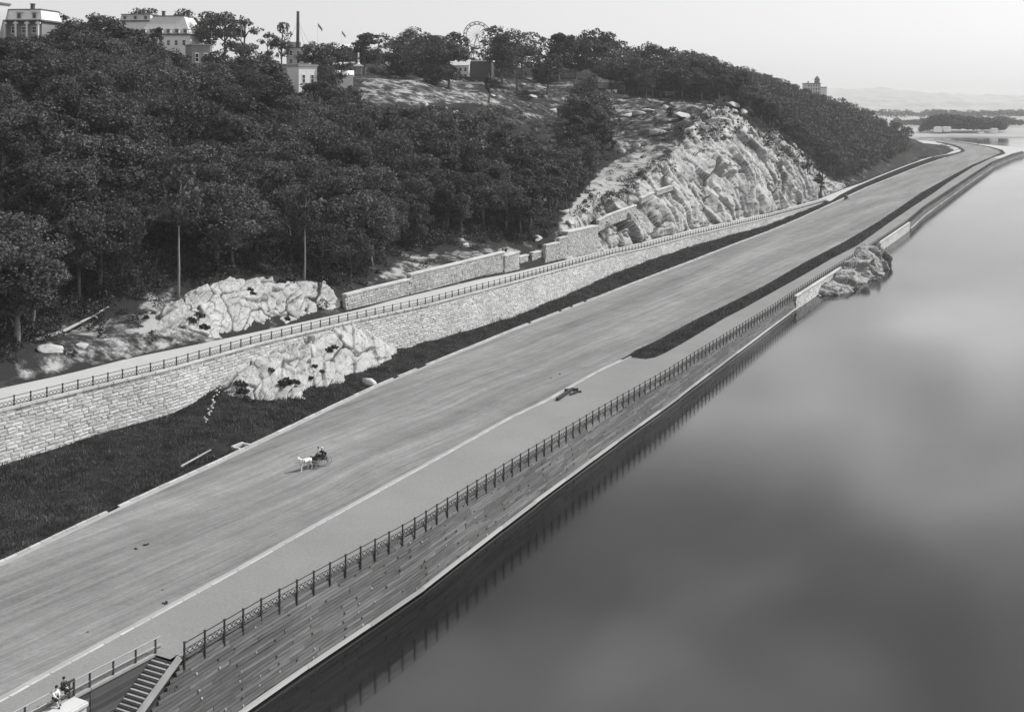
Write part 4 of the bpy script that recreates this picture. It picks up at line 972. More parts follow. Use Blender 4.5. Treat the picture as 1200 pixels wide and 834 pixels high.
for px, top, foot, Y, kind, wid, lab in (
    (84, 19, 60, 330, MID[0], 1.1, 'tree rising right beside the mansard house'), (118, 10, 70, 335, MID[2], 1.25, 'tallest round tree on the left skyline'), (142, 14, 70, 330, MID[1], 1.0, 'tree right of the tallest round one, before the pale house'),
    (165, 5, 48, 430, OPEN_[0], 1.2, 'airy tree behind the roof of the pale house'), (72, 10, 45, 350, OPEN_[1], 1.0, 'thin airy tree behind the mansard house'),
    (184, 30, 60, 385, MID[3], .7, 'small dark tree before the pale house front'), (222, 8, 58, 425, MID[0], 1.1, 'left tree of the big airy group by the utility poles'), (245, 10, 60, 410, OPEN_[0], 1.25, 'middle tree of the big airy group by the utility poles'), (262, 8, 62, 405, MID[2], 1.1, 'right tree of the big airy group by the utility poles'), (284, 14, 62, 400, OPEN_[1], 1.3, 'outermost right tree of the airy group, next to open sky'),
    (256, 54, 92, 340, MID[4], 1.1, 'dark tree just right of the flat roofed box house'), (295, 48, 100, 335, MID[0], 1.15, 'dark tree left of the white works building'), (317, 55, 100, 340, MID[1], 1.0, 'dark tree close to the left of the works'),
    (315, 33, 62, 430, OPEN_[1], 1.0, 'pale thin tree left of the chimney'), (330, 22, 62, 425, OPEN_[0], .75, 'tall narrow-stemmed tree just left of the chimney'),
    (372, 44, 92, 400, MID[2], 1.1, 'left tree of the thick clump right of the chimney'), (395, 46, 92, 395, MID[4], 1.1, 'right tree of the thick clump right of the chimney'), (383, 64, 112, 372, MID[0], 1.15, 'dark tree in front of the thick clump'),
    (428, 36, 92, 470, MID[3], .9, 'round topped tree right of the white column'), (445, 35, 80, 620, OPEN_[1], .8, 'pale distant tree behind the round topped one'), (456, 40, 80, 610, OPEN_[2], .7, 'pale distant tree left of the white house'),
    (441, 62, 95, 480, OPEN_[2], .9, 'small tree standing before the white house'), (467, 38, 98, 490, SLIM[0], 1.6, 'narrow dark tree in front of the white house'), (484, 30, 78, 560, MID[0], 1.0, 'tall tree left in the group behind the white house'),
    (500, 33, 97, 515, MID[2], .9, 'big dark tree at the middle of the plateau group'), (516, 38, 104, 495, MID[4], .9, 'tree with a bare lower trunk at the front of the plateau group'), (534, 28, 98, 520, MID[1], .85, 'tall tree at the right of the plateau group'), (509, 82, 108, 470, MID[0], .9, 'low bushy tree at the edge of the dirt terrace'),
    (556, 52, 72, 580, OPEN_[1], .9, 'thin tree below the big wheel'), (573, 72, 122, 450, SLIM[1], 1.0, 'thin dark cypress-like tree alone on the grassy slope'),
    (584, 27, 92, 540, OPEN_[2], 1.1, 'tall tree just right of the big wheel'), (597, 32, 92, 560, MID[0], .9, 'tree behind the tall one beside the wheel'), (612, 34, 94, 530, OPEN_[0], 1.1, 'pale tree with a dark trunk on the right of the wheel'), (632, 40, 92, 560, OPEN_[2], 1.0, 'pale tree in the middle of the upper row'),
    (655, 36, 100, 530, MID[3], .8, 'dark tree with a clear trunk in the upper row'), (675, 33, 98, 540, MID[1], .9, 'tree behind the grey shed, left one'), (697, 28, 98, 560, MID[2], .95, 'highest tree of the skyline above the grey shed'), (722, 44, 96, 580, OPEN_[0], 1.0, 'pale tree right of the grey shed'),
    (690, 85, 150, 455, MID[0], 1.0, 'dark tree in the tongue of wood below the grey shed'), (676, 105, 172, 425, MID[2], .95, 'dark tree at the upper left of the tongue of wood'), (703, 120, 185, 415, MID[1], .95, 'dark tree at the right of the tongue of wood'), (686, 135, 198, 395, MID[4], .9, 'dark tree low in the tongue of wood'), (717, 150, 196, 405, SLIM[0], 1.5, 'thin tree at the tip of the tongue of wood by the bare slope'), (668, 150, 215, 370, MID[3], 1.0, 'dark tree above the bare dirt chute'),
    (763, 44, 112, 560, MID[2], .9, 'big tree standing forward on the crest above the open rocks'), (745, 62, 106, 570, MID[0], .8, 'tree beside the big one on the crest'), (785, 115, 144, 450, SLIM[1], 1.6, 'small lone tree among the pale ledges'),
    (470, 46, 101, 478, MID[1], 1.0, 'dark tree standing on the dirt before the white house'), (497, 48, 107, 466, MID[2], 1.0, 'left one of the dark trees on the lip of the dirt terrace'), (513, 60, 108, 464, MID[0], .9, 'low middle one of the dark trees on the lip of the terrace'), (526, 44, 107, 468, MID[4], .95, 'right one of the dark trees on the lip of the terrace'),
    (588, 38, 98, 505, MID[3], .9, 'dark tree right of the barn'), (606, 52, 100, 500, OPEN_[0], .9, 'small airy tree among the pale ledges right of the barn'), (641, 56, 103, 500, MID[1], .9, 'round dark tree standing alone left of the grey shed'), (738, 78, 112, 520, MID[0], .8, 'dark tree close to the white crates'), (818, 92, 122, 520, MID[2], 1.0, 'dark tree over the pale ledges at the cliff head'),
    (946, 168, 193, 520, OPEN_[1], .9, 'small airy tree clinging to the top of the cliff'), (962, 182, 200, 540, SLIM[0], 1.4, 'bush-like tree at the lower end of the cliff top')):
    spot(px, top, foot, Y, kind, wid * (1.25 if 425 < px < 660 and kind not in SLIM else 1.0), lab)
# the wooded crest beyond the open slope: nearest trees one by one, the rest as one wood
far = []
for t in np.arange(440, 985, 7.2):
    for d in np.arange(6, 190, 7.2):
        tt_, d_ = t + rt.uniform(-2.8, 2.8), d + rt.uniform(-2.8, 2.8); n = nPath(min(tt_, 950)) + d_
        x, y, _ = W(tt_, n); z = g1(tt_, n); px, py = proj(x, y, z)
        if px < 700 or px > 1092 or (d_ < 16 and tt_ < 612) or (tt_ > 612 and d_ < interp(tt_, [612, 700, 800, 900, 985], [4, 6, 8, 10, 16])): continue
        if d_ > 175: continue
        h = rt.uniform(11, 14.5)
        if tt_ > 900: h *= 0.85
        sk = interp(px, *SKY_R) + rt.uniform(-2, 6); tp = proj(x, y, z + h)[1]
        if tp < sk: h = (CAM_H - (sk - HOR) * y / FOC) - z
        if h < 5.5 or blocked(x, y, z, h, 3.5): continue
        far.append((y, x, z, h, px, d_))
for px in np.arange(425, 735, 8.0):                        # back row of the plateau
    for k_ in range(2):
        p_ = px + rt.uniform(-5, 5); Y = rt.uniform(585, 690)
        if 540 < p_ < 578: continue
        top = interp(p_, [425, 440, 480, 530, 545, 590, 640, 700, 735], [48, 48, 36, 34, 50, 34, 42, 34, 50]) + rt.uniform(0, 9)
        X_ = (p_ - 600) / FOC * Y; t_, n_ = TN(X_, Y); z = g1(t_, n_); h = CAM_H - (top - HOR) * Y / FOC - z
        if 6 < h < 24: far.append((Y, X_, z, h, p_, 150))
POOL += [f + ('plateau' if f[0] > 580 and f[4] < 735 and f[5] == 150 else 'crest',) for f in far]
# which of them the photograph can show: a coarse picture filled from the nearest tree back
CW, CH = 300, 209; cover = np.zeros((CH, CW), bool); gy, gx = np.mgrid[0:CH, 0:CW]; vis_n = {}
allt = sorted([(t_[1], t_[0], t_[2], t_[3], None) for t_ in TREES] + [(p[0], p[1], p[2], p[3], i) for i, p in enumerate(POOL)])
for y, x, z, h, i in allt:
    cx_, cy_ = proj(x, y, z + h * .58); rx = h * .33 * FOC / y / 4; ry = h * .44 * FOC / y / 4; cx_ /= 4; cy_ /= 4
    x0, x1, y0, y1 = int(max(0, cx_ - rx - 1)), int(min(CW, cx_ + rx + 2)), int(max(0, cy_ - ry - 1)), int(min(CH, cy_ + ry + 2))
    if x1 <= x0 or y1 <= y0: vis_n[i] = 0; continue
    m = ((gx[y0:y1, x0:x1] - cx_) / rx) ** 2 + ((gy[y0:y1, x0:x1] - cy_) / ry) ** 2 < 1
    vis_n[i] = int((m & ~cover[y0:y1, x0:x1]).sum()); core = ((gx[y0:y1, x0:x1] - cx_) / rx) ** 2 + ((gy[y0:y1, x0:x1] - cy_) / ry) ** 2 < .72; cover[y0:y1, x0:x1] |= core
order = sorted(range(len(POOL)), key=lambda i: -vis_n[i])
room = 296 - CNT['n']; show = set(i for i in order[:room] if vis_n[i] >= 2); LEFT = [i for i in order if i not in show and (vis_n[i] >= 1 or POOL[i][4] < 0)]
for i in sorted(show, key=lambda i: POOL[i][0]):
    y, x, z, h, px, d, kind = POOL[i]
    if kind == 'crest':
        zone = 'on the crest behind the cliff, left of the villa' if px < 940 else 'on the slope down to the bend, below the villa'; T = MID[rt.integers(5)]; lab = 'dense tree ' + zone
        if proj(x, y, z + h)[1] < interp(px, *SKY_R) + 9: lab = 'tree on the skyline ' + zone.replace('on the', 'of the')
    elif kind == 'plateau':
        T = OPEN_[rt.integers(3)] if rt.random() < .5 else MID[rt.integers(5)]; lab = 'tree in the back row of the plateau ' + ('left of the big wheel' if px < 560 else 'right of the big wheel')
    else:
        T = NEAR[rt.integers(6)] if y < 300 else MID[rt.integers(5)]
        row = 'low front' if d < 22 else 'lower' if d < 48 else 'middle' if d < 80 else 'topmost'
        zone = 'the mansard house' if px < 110 else 'the big pale house' if px < 250 else 'the tall chimney' if px < 420 else 'the dirt terrace' if px < 600 else 'the grassy slope'
        lab = 'leafy tree in the %s rows of the wood, below %s' % (row, zone)
    wid_ = rt.uniform(0.85, 1.35); tone_ = {'dark_leaves': 'dark', 'pale_leaves': 'pale', 'oak_leaves': 'grey'}[T[1].materials[0].name]
    grp = 'trees' + lab[lab.index('tree') + 4:]
    size_ = 'tall' if h > 14.5 else 'short' if h < 11.5 else 'medium'; form_ = 'broad' if wid_ > 1.18 else 'slender' if wid_ < 1.0 else 'round'
    lab = '%s %s %s tree%s' % (size_, form_, tone_, lab[lab.index('tree') + 4:])
    if len(lab.split()) > 16: lab = lab.split(' ', 1)[1]
    tree(x, y, z, h, T, lab, grp, wid_)
LOWT = [tree_meshes(400 + i, 15, (5.0, 4.4, 5.4)[i], 2.2, 650, 0.62, 'oak_leaves', 22) for i in range(3)]
def tree_mass(name, items, mats, squash=1.0):
    Vc = []
    for x, y, z, h in items:
        T = LOWT[rt.integers(3)]; s = h / 15; a = rt.uniform(0, 6.28); ca, sa = math.cos(a), math.sin(a); wd = s * rt.uniform(.95, 1.25)
        R_ = np.array([[ca * wd, -sa * wd, 0], [sa * wd, ca * wd, 0], [0, 0, s]]); Vc.append(T[2] @ R_.T + np.array([x, y, z - .2]))
    Vc = np.concatenate(Vc); o = put(name, mesh_of(name, Vc, np.arange(len(Vc)).reshape(-1, 4), mats)); o['kind'] = 'stuff'; return o
print('DBG', sum(1 for f in far if 960<f[4]<1070), sorted((round(f[4]), round(f[0]), round(f[2]), round(f[3]), round(f[5])) for f in far if 1000<f[4]<1040)[:12]); print('trees', CNT['n'], 'pool', len(POOL), 'left', len(LEFT))
if LEFT: tag(tree_mass('wood', [(POOL[i][1], POOL[i][0], POOL[i][2], POOL[i][3]) for i in LEFT], 'oak_leaves'), 'smaller and half hidden trees of the wooded hill', 'wood')

# ------------------------------------------------------------------ brush under the trees and grass on the verges
def sprays(name, pts, size, mat, label, cat, up=0.4):
    r = np.random.default_rng(len(pts)); P = np.asarray(pts, float); n_ = len(P)
    nrm = r.normal(size=(n_, 3)) + np.array([0, 0, up]); nrm /= np.linalg.norm(nrm, axis=1, keepdims=True)
    a = np.cross(nrm, r.normal(size=(n_, 3))); a /= np.linalg.norm(a, axis=1, keepdims=True); b = np.cross(nrm, a); sz = size * r.uniform(0.5, 1.3, n_)[:, None]
    V = np.stack([P - a * sz, P - b * sz * .7, P + a * sz, P + b * sz * .7], 1).reshape(-1, 3)
    return tag(put(name, mesh_of(name, V, np.arange(n_ * 4).reshape(-1, 4), mat)), label, cat, kind='stuff')
pts = []; rb = np.random.default_rng(21)
def bush_at(x, y, z, rad, k_):
    d = rb.normal(size=(k_, 3)); d /= np.linalg.norm(d, axis=1, keepdims=True); q = d * rad * (0.3 + 0.7 * rb.random((k_, 1)) ** .5) * np.array([1, 1, .75]) + np.array([x, y, z + rad * .35]); pts.extend(q[q[:, 2] > z - .1].tolist())
for _ in range(5200):
    t = rb.uniform(70, 620); d = rb.uniform(1.5, 90) if rb.random() < .6 else rb.uniform(1.5, 25); n = nPath(t) + d; x, y, _z = W(t, n); z = g1(t, n); px, py = proj(x, y, z)
    if px < -40 or px > 1000: continue
    yf = interp(px, [p[0] for p in FRONT], [p[1] for p in FRONT])
    p_ = 0.75 if py < yf - 2 else 0.5
    if inpoly(np.array([px]), np.array([py]), CLEAR3)[0]: p_ = 0.05
    elif inpoly(np.array([px]), np.array([py]), [(640,300),(655,262),(690,215),(716,190),(760,170),(860,165),(990,214),(985,240)])[0]: p_ = 0.05
    elif inpoly(np.array([px]), np.array([py]), CLEAR1)[0]: p_ = 0.5
    elif inpoly(np.array([px]), np.array([py]), CLEAR2)[0]: p_ = 0.4
    elif px < 600 and py > yf - 6: p_ = 0.30
    if px < 225 and py > yf and d < 2.5: continue
    if px < 640 and yf - 34 < py < yf + 2 and rb.random() < .6: bush_at(x, y, z, rb.uniform(1.2, 2.4), 190); continue
    if px > 420 and d > 45 and rb.random() < p_: bush_at(x, y, z, rb.uniform(0.7, 2.0), int(rb.uniform(40, 110))); continue
    if rb.random() < p_: bush_at(x, y, z, rb.uniform(0.5, 1.4) * (1.5 if p_ == .75 else 1), int(rb.uniform(40, 90) * (1.6 if p_ == .75 else 1)))
n_u = 0
while n_u < 330:
    t = rb.uniform(95, 260); d = rb.uniform(3, 40); n = nPath(t) + d; x, y, _z = W(t, n); z = g1(t, n); px, py = proj(x, y, z)
    if px < -30 or px > 640: continue
    yf = interp(px, [p[0] for p in FRONT], [p[1] for p in FRONT])
    if not yf - 62 < py < yf - 3: continue
    bush_at(x, y, z + .3, rb.uniform(1.3, 2.9), 230); n_u += 1
for px, py, rr in ((712,240,2.6),(720,233,2.4),(706,246,2.2),(730,228,2.0),(744,221,2.0),(728,213,2.2),(740,210,1.8),(752,205,2.0),(700,250,1.5),(713,228,1.4),(664,180,3),(612,140,2.0),(775,160,2.2),(790,150,2.0),(812,135,2.4),(846,135,2.6),(880,160,2.0),(765,135,2.2),(905,172,2.2),(922,180,2),(840,148,1.6),(700,203,1.6)):
    h = hill_pt(px, py)
    if h: bush_at(h[0], h[1], h[2], rr * .8, int(90 * rr))
cv = np.array([v.co for v in cliff.data.vertices])
for ob_, tufts in ((oc, ((338,447,1.2),(332,450,.9),(344,444,.8),(386,407,.9),(391,403,.7),(288,468,1.3),(284,455,1.3),(294,478,1.0),(281,446,1.2),(415,455,1.0),(420,448,.8),(366,443,.5),(371,428,.5),(378,432,.5),(318,430,.6))), (oc2, ((297,341,.8),(292,336,.7),(338,372,.7),(240,380,1.0),(233,366,1.1),(227,374,1.0),(304,321,1.2),(318,319,1.1),(330,327,1.0)))):
    ov = np.array([v.co for v in ob_.data.vertices]); ox_, oy_ = 600 + FOC * ov[:, 0] / ov[:, 1], HOR + FOC * (CAM_H - ov[:, 2]) / ov[:, 1]
    for px, py, rr in tufts:
        c_ = np.where(np.hypot(ox_ - px, oy_ - py) < 3.5)[0]
        if len(c_): i = c_[np.argmin(ov[c_, 1])]; bush_at(ov[i, 0], ov[i, 1], ov[i, 2] - rr * .2, rr * .6, int(110 * rr)); bush_at(ov[i, 0] + rr * .6, ov[i, 1] + .2, ov[i, 2] - rr * .3, rr * .4, int(50 * rr))
for t in np.arange(285, 600, 1.6):
    hd = interp(t, *CT_K); n = (nPathIn(t) if t < T_WALLEND else nPath(t)) + hd + rb.uniform(-2.5, 2.5)
    if rb.random() < .62: x, y, _z = W(t, n); bush_at(x, y, g1(t, n) + .4, rb.uniform(.6, 1.5), 70)
for i in rb.choice(len(cv), 170, replace=False):
    if fbm(cv[i:i + 1] / 9, 2, 4)[0] > 0.3: bush_at(cv[i, 0], cv[i, 1], cv[i, 2] - .3, rb.uniform(0.3, 0.9), 26)
sprays('undergrowth', pts, 0.20, 'dark_leaves', 'dark scrub and brush on the hillside', 'brush')
# grass: blades standing on the verges
def blades(pos, hts, name, label):
    r = np.random.default_rng(3); P = np.asarray(pos); n_ = len(P); th = r.uniform(0, 6.28, n_); wd = 0.035 + 0.04 * r.random(n_); h = np.asarray(hts)
    dx = np.c_[np.cos(th) * wd, np.sin(th) * wd, np.zeros(n_)]; ln = np.c_[r.normal(0, .25, n_) * h, r.normal(0, .25, n_) * h, h]
    V = np.stack([P - dx, P + dx, P + ln], 1).reshape(-1, 3)
    return tag(put(name, mesh_of(name, V, np.arange(n_ * 3).reshape(-1, 3), 'grass_blades')), label, 'grass', kind='stuff')
pos = []; hts = []; rg_ = np.random.default_rng(8); nt_, nc_ = BERM_V.shape[:2]
for i in range(nt_ - 1):
    t = TV[i]; wdt = abs(nWall(t) - nA(t)); k_ = int(wdt * 4 * (30 if t < 170 else 13))
    u = rg_.random(k_); v = rg_.random(k_) * (nc_ - 1); j = np.minimum(v.astype(int), nc_ - 2); f = (v - j)[:, None]; u = u[:, None]
    p = (BERM_V[i, j] * (1 - f) + BERM_V[i, j + 1] * f) * (1 - u) + (BERM_V[i + 1, j] * (1 - f) + BERM_V[i + 1, j + 1] * f) * u
    edge = np.clip(v / 0.5, 0.3, 1); msk = fbm(p / np.array([3.5, 3.5, 9]), 3, 55) > -0.55 - 0.3 * np.clip(v - 1, 0, 1); p = p[msk]; v = v[msk]; k_ = len(p); edge = edge[msk]; pos.append(p); hts.append((rg_.uniform(0.15, 0.55, k_) * edge * (0.7 + 0.5 * fbm(p / 5.0, 2, 77)) * (1.0 + (0.5 if t > 200 else 0))))
for a_, b_, f0, f1, z0, hh in ((T_STRIP + .3, 956, lambda t: nB(t) + .1, lambda t: nC(t) + .1, zwalk, 0.75), (T_WALLEND - 3, 956, lambda t: nA(t) + .4, nBermFar, zroad, 0.5)):
    for t in np.arange(a_, b_, 1.0):
        k_ = int(abs(f1(t) - f0(t)) * (9 if t < 350 else 5)) + 2; u = rg_.random(k_)
        for q in u:
            n = f0(t) * (1 - q) + f1(t) * q; tq = t + rg_.random(); pos.append(np.array([W(tq, n, z0(tq))])); hts.append(np.array([hh * rg_.uniform(.5, 1.25) * (0.8 + .4 * math.sin(tq * .7 + 2 * math.sin(tq * .23)))]))
blades(np.concatenate(pos), np.concatenate(hts), 'grass', 'dark rough grass on the verges of the track')
# a trickle of pale stones down the bank beside the outcrop, driftwood and a gully stone
trail = [(286,426),(279,431),(272,436),(266,442),(261,448),(257,455),(254,462),(251,469),(248,476),(245,483),(242,490),(239,497)]
mb = MB()
for i in range(len(trail) - 1):
    for k_ in range(4):
        f = k_ / 4; px = trail[i][0] * (1 - f) + trail[i + 1][0] * f; py = trail[i][1] * (1 - f) + trail[i + 1][1] * f
        lo = None
        for Y in np.arange(110, 190, .3):
            x, y, z = at_depth(px, py, Y); t, n = TN(x, y)
            if n < nA(t) or n > nWall(t): continue
            a = (n - nA(t)) / (nWall(t) - nA(t)); zb = zroad(t) + .23 + (zberm_base(t) - zroad(t)) * a ** 2 + .25
            if z <= zb: lo = (x, y, zb); break
        if lo: mb.ball((lo[0] + random.uniform(-.3, .3), lo[1] + random.uniform(-.3, .3), lo[2] + .12), (random.uniform(.10, .22), random.uniform(.10, .2), random.uniform(.08, .15)), 7, 4, random.random())
if mb.V: tag(mb.build('stone_trail', 'cap_stone'), 'thin pale trickle of stones down the grass bank left of the lower outcrop', 'stones', kind='stuff')
def log_on_hill(pts, r0, label, mat='old_log'):
    q = [hill_pt(a, b) for a, b in pts]; q = [p for p in q if p]; mb = MB()
    P = [(p[0], p[1], p[2] + r0 * 1.2) for p in q]; mb.tube(P, [r0, r0 * .85, r0 * .6, r0 * .35][:len(P)], 8); return tag(mb.build('fallen_log', mat, smooth=True), label, 'log')
log_on_hill([(42, 404), (75, 391), (105, 377), (127, 366)], 0.30, 'long bare fallen log lying up the slope at the left edge of the wood')
log_on_hill([(116, 379), (106, 370), (92, 364), (80, 360)], 0.16, 'thinner fallen branch crossing behind the long log')
p0 = W(*[*on(zroad, 212, 553, .4)], zroad(85) + .7); p1 = W(*on(zroad, 247, 533, .4), zroad(95) + .75)
mb = MB(); mb.tube([p0, p1], [0.12, 0.08], 7); tag(mb.build('driftwood_pole', 'old_log'), 'thin pole lying in the grass beside the kerb left of the gully stone', 'pole')
g = on(zroad, 281, 524); e = empty('gully_inlet', W(g[0], g[1], zroad(g[0])), 'pale stone gully inlet at the left kerb of the track', 'drain')
mb = MB(); c = Vector(W(g[0], g[1] + .35, zroad(g[0])))
mb.box((c.x, c.y, c.z + .18), (2.0, .35, .36), ROT_U, .3); c2 = Vector(W(g[0] - .9, g[1] - .3, zroad(g[0]))); mb.box((c2.x, c2.y, c2.z + .14), (.28, 1.0, .28), ROT_U, .6); c3 = Vector(W(g[0] + .9, g[1] - .3, zroad(g[0]))); mb.box((c3.x, c3.y, c3.z + .14), (.28, 1.0, .28), ROT_U, .5)
mb.build('stone_frame', 'cap_stone', e); mb = MB(); c4 = Vector(W(g[0], g[1] - .35, zroad(g[0])))
for i in range(6): mb.box((c4.x + (i - 2.5) * .24 * UX, c4.y + (i - 2.5) * .24 * UY, c4.z + .05), (.07, .8, .06), ROT_U)
mb.build('grate', 'dark_iron', e)

# ------------------------------------------------------------------ far shore, hills
def ridge(name, Y0, pts, mat, depth, rough, seed, tree_h=0):
    xs = np.linspace(pts[0][0], pts[-1][0], 260); zs = np.array([CAM_H - (interp((600 + FOC * x / Y0), [p[2] for p in pts], [p[1] for p in pts]) - HOR) * Y0 / FOC for x in xs])
    zs = zs + rough * fbm(np.c_[xs / 90, xs * 0, xs * 0 + seed], 5, seed, .6); rows = 14; V = []
    for i, x in enumerate(xs):
        for j in range(rows):
            a = j / (rows - 1); pr = math.sin(min(a * 1.35, 1) * math.pi / 2) if a < .75 else 1 - (a - .75) * 2.2
            V.append((x * (1 + a * depth / Y0 * .2), Y0 + a * depth, max(-.5, zs[i] * max(pr, 0)) if a > 0 else -.6))
    V = np.array(V); V[:, 2] += np.where(V[:, 2] > 3, rough * .8 * fbm(V / 60, 4, seed + 4), 0)
    return tag(put(name, mesh_of(name, V, grid_faces(260, rows), mat, True)), kind='structure')
def rpts(Y0, pq): return [((px - 600) / FOC * Y0, py, px) for px, py in pq]
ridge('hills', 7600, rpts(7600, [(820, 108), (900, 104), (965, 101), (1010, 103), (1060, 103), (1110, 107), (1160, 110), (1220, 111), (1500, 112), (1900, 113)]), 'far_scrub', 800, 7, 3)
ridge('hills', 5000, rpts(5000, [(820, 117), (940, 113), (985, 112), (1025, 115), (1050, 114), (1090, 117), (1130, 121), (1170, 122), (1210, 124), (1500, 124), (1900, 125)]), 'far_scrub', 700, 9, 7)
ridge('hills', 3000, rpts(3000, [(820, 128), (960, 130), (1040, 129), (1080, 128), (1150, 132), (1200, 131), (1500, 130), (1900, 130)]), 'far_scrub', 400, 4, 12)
# low far bank beyond the bend
P0 = [ray(a, 160.5, 0.0) for a in (700, 900, 1050, 1090, 1110)] + [ray(a, b, 0.0) for a, b in ((1135, 160.8), (1160, 161.2), (1200, 161.5), (1300, 162), (1700, 163))]
V = []; F = []
for x, y, z in P0: V += [(x, y, -1), (x, y + 6, 1.6), (x * 1.03, y + 60, 2.4), (x * 2.0, y + 1500, 4.0)]
F = [(i * 4 + j, i * 4 + j + 1, i * 4 + 5 + j, i * 4 + 4 + j) for i in range(len(P0) - 1) for j in range(3)]
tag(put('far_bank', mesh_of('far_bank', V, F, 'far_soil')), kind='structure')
items = []
for px in np.arange(1078, 1176, 1.55):
    for k_ in range(3):
        Y = 1560 + k_ * 45 + rt.uniform(-15, 15); X = (px + rt.uniform(-1, 1) - 600) / FOC * Y
        top = interp(px, [1078, 1086, 1095, 1110, 1130, 1160, 1176], [150, 140, 134, 132, 135, 137, 141]) + rt.uniform(-1.5, 2.5); z = 2.6; h = CAM_H - (top - HOR) * Y / FOC - z
        items.append((X, Y, z, max(6, h)))
for px in np.arange(1000, 1300, 1.7):
    Y = 2700 + rt.uniform(-120, 200); X = (px - 600) / FOC * Y; items.append((X, Y, 2.8, rt.uniform(12, 22)))
for px in list(np.arange(1168, 1310, 1.3)) + list(np.arange(1050, 1086, 1.3)):
    Y = 1900 + rt.uniform(-60, 120); top = 138 + 2.5 * math.sin(px * .09) + rt.uniform(-1.5, 2); items.append(((px - 600) / FOC * Y, Y, 2.6, max(6, CAM_H - (top - HOR) * Y / FOC - 2.6)))
tag(tree_mass('far_wood', items , 'pale_leaves'), 'hazy grove on the low point across the water beyond the bend', 'wood')
def far_box(px0, px1, top, foot, Y, label, mat='white_paint', roof='roof_slate', name='house'):
    x0 = (px0 - 600) / FOC * Y; x1 = (px1 - 600) / FOC * Y; z1 = CAM_H - (top - HOR) * Y / FOC; z0 = CAM_H - (foot - HOR) * Y / FOC
    return simple_house(name, ((x0 + x1) / 2, Y + 5, max(z0, 0)), (x1 - x0) * .95, 8.0, (z1 - z0) * .62, (z1 - z0) * .38, 0.1, label, mat, roof)

# ------------------------------------------------------------------ houses on the plateau
def windows(parent, Mh, wdt, z0, rows, cols, wh, ww, y, mat_frame='white_paint', sill=True):
    if not hasattr(windows, 'me'):
        mb = MB(); 
        for c_, s_ in (((-.56, 0, 0), (.12, .12, 1.24)), ((.56, 0, 0), (.12, .12, 1.24)), ((0, 0, .56), (1.0, .12, .12)), ((0, -.02, -.58), (1.3, .2, .12)), ((0, 0, 0), (1.0, .08, .06))): mb.box(c_, s_)
        windows.me = {}
        windows.mb = mb
        g_ = MB(); g_.box((0, 0.03, 0), (1.0, .04, 1.0)); windows.pane = g_.mesh('pane', 'window_glass')
    if mat_frame not in windows.me: windows.me[mat_frame] = windows.mb.mesh('window', mat_frame)
    for i in range(rows):
        for j in range(cols):
            x = (j + .5) / cols * wdt - wdt / 2; z = z0 + i * (wh * 2.0)
            M = Mh @ Matrix.Translation((x, y, z)) @ Matrix.Diagonal((ww, 1, wh, 1)); w_ = put('window', windows.me[mat_frame], parent, M); put('pane', windows.pane, w_, M)
def simple_house(name, loc, wd, dp, wall_h, roof_h, rz, label, mat='white_paint', roof='roof_slate', win=(0, 0), cat='house', gable=True, chim=0, wside=0):
    e = empty(name, loc, label, cat, None, rz); Mh = BASE[e.name]
    mb = MB(); mb.box((0, 0, wall_h / 2 - 1.5), (wd, dp, wall_h + 3))
    if gable: mb.add([(-wd / 2, -dp / 2, wall_h), (-wd / 2, dp / 2, wall_h), (-wd / 2, 0, wall_h + roof_h), (wd / 2, -dp / 2, wall_h), (wd / 2, dp / 2, wall_h), (wd / 2, 0, wall_h + roof_h)], [(0, 2, 1), (3, 4, 5)])
    mb.build('wall', mat, e, M=Mh)
    mb = MB(); o = .35
    if gable:
        for s in (-1, 1): mb.hexa([(-wd / 2 - o, 0, wall_h + roof_h + .02), (-wd / 2 - o, s * (dp / 2 + o), wall_h - o * roof_h / (dp / 2) + .02), (wd / 2 + o, s * (dp / 2 + o), wall_h - o * roof_h / (dp / 2) + .02), (wd / 2 + o, 0, wall_h + roof_h + .02)] + [(-wd / 2 - o, 0, wall_h + roof_h + .22), (-wd / 2 - o, s * (dp / 2 + o), wall_h - o * roof_h / (dp / 2) + .22), (wd / 2 + o, s * (dp / 2 + o), wall_h - o * roof_h / (dp / 2) + .22), (wd / 2 + o, 0, wall_h + roof_h + .22)])
    else: mb.box((0, 0, wall_h + roof_h / 2), (wd + .6, dp + .6, max(roof_h, .25)))
    rf = mb.build('roof', roof, e, M=Mh)
    for i in range(chim):
        mb = MB(); x = (i + .5) / chim * wd - wd / 2; mb.box((x, 0, wall_h + roof_h + .3), (.8, .8, 2.2)); mb.box((x, 0, wall_h + roof_h + 1.45), (1.0, 1.0, .2)); mb.build('chimney', 'grey_paint', rf, M=Mh)
    if win[0]: windows(e, Mh, wd * .92, wall_h * .28, win[0], win[1], wall_h / (win[0] * 2.3), .9, -dp / 2 - .03)
    if wside: windows(e, Mh @ Matrix.Rotation(math.pi / 2, 4, 'Z'), dp * .9, wall_h * .28, win[0] or 1, wside, wall_h / ((win[0] or 1) * 2.3), .9, -wd / 2 - .03)
    return e
